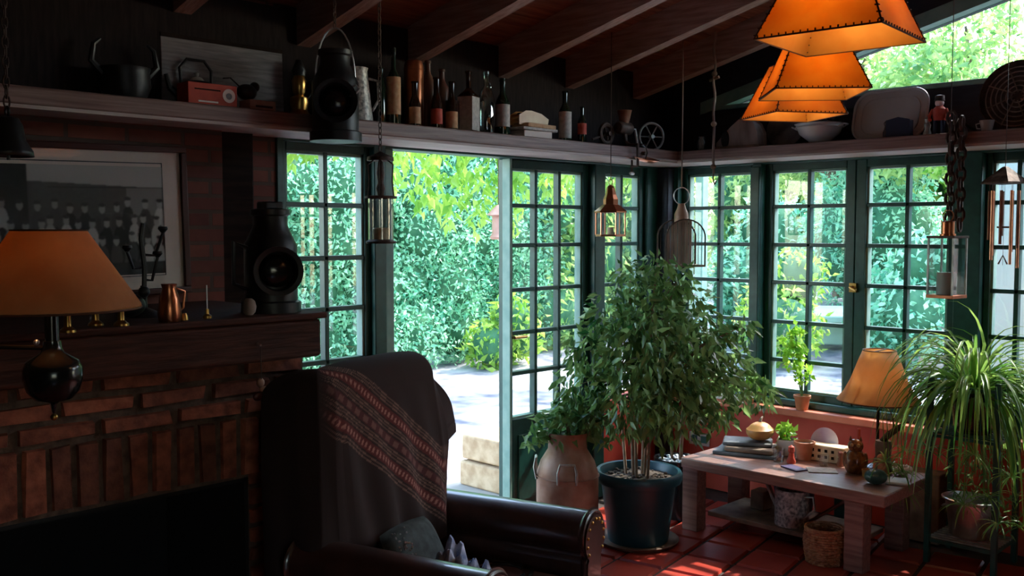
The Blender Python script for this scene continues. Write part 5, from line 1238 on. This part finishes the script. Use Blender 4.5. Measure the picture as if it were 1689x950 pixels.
small('brass_thimble', 'tiny brass thimble between the snuffer and the copper jug', 'thimble', 304, 528, [(.012, 0), (.011, .012), (.007, .022)], 'brass')
t = small('copper_jug', 'tall dull copper jug on the mantel in front of the picture corner', 'jug', 280, 530, [(.032, 0), (.036, .02), (.030, .07), (.020, .10), (.024, .115)], 'copper'); MB().tube([(.022, 0, .10), (.05, 0, .09), (.045, 0, .04), (.032, 0, .03)], .004).build('handle', M['copper'], t)
p = mp(262, 531)
t = thing('iron_candelabra', 'dark branching iron candelabra standing behind the copper jug', 'candelabra', (p.x+.05, -.62, MZ))
MB().lathe([(.001, 0), (.06, 0), (.05, .012), (.012, .03), (.009, .10), (.001, .10)], n=24, cap=False).build('base', M['black'], t); MB().tube([(0, 0, .03), (.006, 0, .16), (-.004, 0, .25), (.004, 0, .30)], .008).build('stem', M['black'], t)
for k, (dx, z0, z1) in enumerate(((-.09, .08, .12), (.05, .12, .19), (.07, .20, .27), (-.05, .16, .21))):
    MB().tube([(0, 0, z0), (dx*.6, .0, z0-.004), (dx, 0, z1)], .005).build('branch', M['black'], t); MB().lathe([(.006, 0), (.016, .012), (.014, .02), (.001, .02)], (dx, 0, z1), 14).build('cup', M['black'], t)
t = thing('bird_ornament', 'dark bird ornament perched at the picture corner on the mantel', 'ornament', (p.x-.03, -.70, MZ))
MB().ball((0, 0, .045), .038, (1.3, .8, .95)).build('body', M['black'], t); MB().ball((.045, 0, .085), .018).build('head', M['black'], t); MB().tube([(-.03, 0, .06), (-.09, 0, .10), (-.11, 0, .12)], [.014, .010, .003]).build('tail', M['black'], t)
for lab, px, py in (('left of the three brass candlesticks under the amber lampshade', 112, 548), ('middle one of the three brass candlesticks under the amber lampshade', 158, 537), ('right one of the three brass candlesticks, nearest the copper jug', 200, 537)):
    small('candlestick', lab, 'candlestick', px, py, [(.022, 0), (.021, .006), (.010, .016), (.0085, .05), (.012, .06), (.009, .07), (.009, .11), (.015, .118), (.013, .13)], 'brass', 20, 'brass candlesticks')
# rusty hook and chain on the mantel beam
pk_ = on(1, -.89, 430, 562)
t = thing('iron_trivet_hook', 'rusty iron ornament hanging from a nail on the mantel beam', 'ornament', (pk_.x, -.885, 1.06)); t.name = 'hanging_ornament'
MB().tube([(0, .02, .175), (0, -.006, .17)], .004).build('nail', M['steel'], t); MB().tube([(0, -.004, .17), (0, -.006, .06)], .0015, 5).build('wire', M['chainr'], t)
MB().ball((0, 0, .048), .014, (1, .6, 1.1)).build('knob', M['rust'], t); MB().ball((.012, 0, .025), .013, (1.2, .5, .8)).build('leaf', M['rust'], t); MB().ball((-.010, 0, .004), .017, (1.1, .5, .9)).build('drop', M['frame'], t)

# ================================================================ PLANT STAND AT THE RIGHT
ps = thing('plant_stand', 'dark green metal plant stand at the right edge under the wind chime', 'stand', (-.25, -2.0, 0))
xs_, ys_ = (-.155, .13), (-.155, .15)
for x in xs_:
    for y in ys_: MB().box(x-.013, x+.013, y-.013, y+.013, 0, .90).build('post', M['green'], ps, bevel=.002)
for z in (.11, .62, .86):
    for x in xs_: MB().box(x-.006, x+.006, ys_[0], ys_[1], z-.007, z+.007).build('rail', M['green'], ps)
    for y in ys_: MB().box(xs_[0], xs_[1], y-.006, y+.006, z-.007, z+.007).build('rail', M['green'], ps)
for z in (.118, .628):
    for k in range(8): x = xs_[0] + .02 + k*.035; MB().box(x-.006, x+.006, ys_[0], ys_[1], z, z+.006).build('shelf_slat', M['galv'] if z < .3 else M['green'], ps)
for y in (-.08, 0, .08): MB().tube([(xs_[0], y, .627), (xs_[0], y, .86)], .004, 6).build('side_bar', M['green'], ps)
t = thing('plant_pot', 'black plastic pot of the spider plant on the top of the stand', 'pot', (-.26, -2.0, .6345)); MB().lathe([(.001, 0), (.085, 0), (.11, .17), (.118, .172), (.118, .20), (.108, .20), (.10, .175), (.001, .165)], n=32, cap=False).build('body', M['blackgloss'], t); MB().lathe([(.001, .175), (.1, .17)], n=20).build('soil', M['soil'], t)
def blades(o0, n, L0, L1, w, up, m, name, par, spread=(0, 2*PI), grav=1.0, nseg=9, base_r=.04):
    Vs, Fs = [], []
    for k in range(n):
        a = random.uniform(*spread); L = random.uniform(L0, L1); u = random.uniform(*up); d = Vector((math.cos(a)*math.cos(u), math.sin(a)*math.cos(u), math.sin(u)))
        p = Vector(o0) + Vector((math.cos(a), math.sin(a), 0))*random.random()*base_r; s = Vector((-math.sin(a), math.cos(a), 0)); st = L/nseg; wid = w*random.uniform(.7, 1.2); o = len(Vs)
        for i in range(nseg+1):
            f = i/nseg; ww = wid*(.7+.6*f if f < .4 else .94*(1-(f-.4)/.6)**.7) + .0006; mid = Vector((0, 0, -ww*.3))
            Vs += [p - s*ww*.5, p + mid, p + s*ww*.5]; d = (d + Vector((0, 0, -grav*st*(2.6+1.5*f)))).normalized(); p = p + d*st
            if p.x > -.12: d.x = min(d.x, -.05); p.x = min(p.x, -.112)
        for i in range(nseg):
            q = o + i*3; Fs += [(q, q+1, q+4, q+3), (q+1, q+2, q+5, q+4)]
    return npmesh(name, np.array([tuple(v) for v in Vs]), np.array(Fs), m, par)
sp = thing('spider_plant', 'large arching spider plant with long drooping blades on the plant stand', 'plant', (0, 0, 0))
blades((-.26, -2.0, .81), 150, .45, .78, .019, (R(40), R(84)), M['leaf_spider'], 'leaves', sp, grav=1.75)
blades((-.26, -2.0, .80), 80, .35, .62, .017, (R(15), R(60)), M['leaf_spider'], 'outer_leaves', sp, grav=1.9)
blades((-.30, -2.0, .82), 30, .5, .70, .018, (R(55), R(80)), M['leaf_spider'], 'tall_leaves', sp, grav=1.8)
for k, (dx, dy, zz_) in enumerate(((-.28, .22, .45), (-.22, .26, .36), (-.26, -.16, .40), (-.30, -.22, .30), (-.12, .28, .52), (-.24, -.05, .34), (-.30, .10, .58), (-.22, -.24, .50), (-.34, .28, .50), (-.20, .32, .44), (-.16, -.30, .40), (-.14, -.34, .60), (-.34, -.12, .60), (-.10, -.26, .25))):
    e = Vector((-.26+dx, -2.0+dy, zz_)); s0 = Vector((-.26+dx*.3, -2.0+dy*.3, .84)); m_ = Vector((-.26+dx*.8, -2.0+dy*.8, .90))
    rn = MB().tube([s0, m_, (m_+e)/2 + Vector((dx*.15, dy*.15, .05)), e], .0022, 5).build('runner', M['leaf_spider'], sp)
    blades(e, 16, .08, .17, .008, (R(-10), R(60)), M['leaf_spider'], 'plantlet', rn, grav=3.5, nseg=5, base_r=.005)
# trailing plant lower
tp = thing('trailing_plant', 'fine trailing green plant spilling from the middle of the plant stand', 'plant', (0, 0, 0))
cl = []
for k in range(26):
    a = random.uniform(0, 2*PI); r_ = random.uniform(.05, .17); c = Vector((-.30 + r_*math.cos(a)*.7, -2.06 + r_*math.sin(a), random.uniform(.22, .66)))
    cl.append(rc(c.x, c.y, c.z, .05, (1, 1, 1.6)))
cl = [c for c in cl if c[0][0] < -.1]
rb = MB()
crown('leaves', cl, M['leaf_dim'], tp, .045, 260, w=.22, droop=.9)
for c, r_ in cl: rb.tube([(-.28, -2.02, .66), ((c[0]-.28)/2-.03, (c[1]-2.02)/2, .60), c], .0018, 5)
rb.build('stems', M['leaf_dim'], tp)
# steel tub on the lower shelf
t = thing('steel_tub', 'shiny oval steel tub on the bottom rack of the plant stand', 'tub', (-.262, -2.0, .125), R(90))
MB().lathe([(.001, .003), (.085, 0), (.095, .01), (.118, .17), (.133, .178), (.136, .186), (.130, .19), (.112, .178), (.09, .015), (.001, .01)], n=40, sx=1.0, sy=.86, cap=False).build('body', M['steel'], t)
for s in (-1, 1): MB().tube([(s*.118, -.025, .14), (s*.128, -.02, .13), (s*.128, .02, .13), (s*.118, .025, .14)], .004).build('handle', M['steel'], t)
b = thing('floor_mat', 'grey striped woven mat on the floor at the lower right edge', 'mat', (-.30, -2.62, .0)); MB().box(-.32, .22, -.28, .28, .001, .035).build('mat', M['rug'], b, bevel=.01)
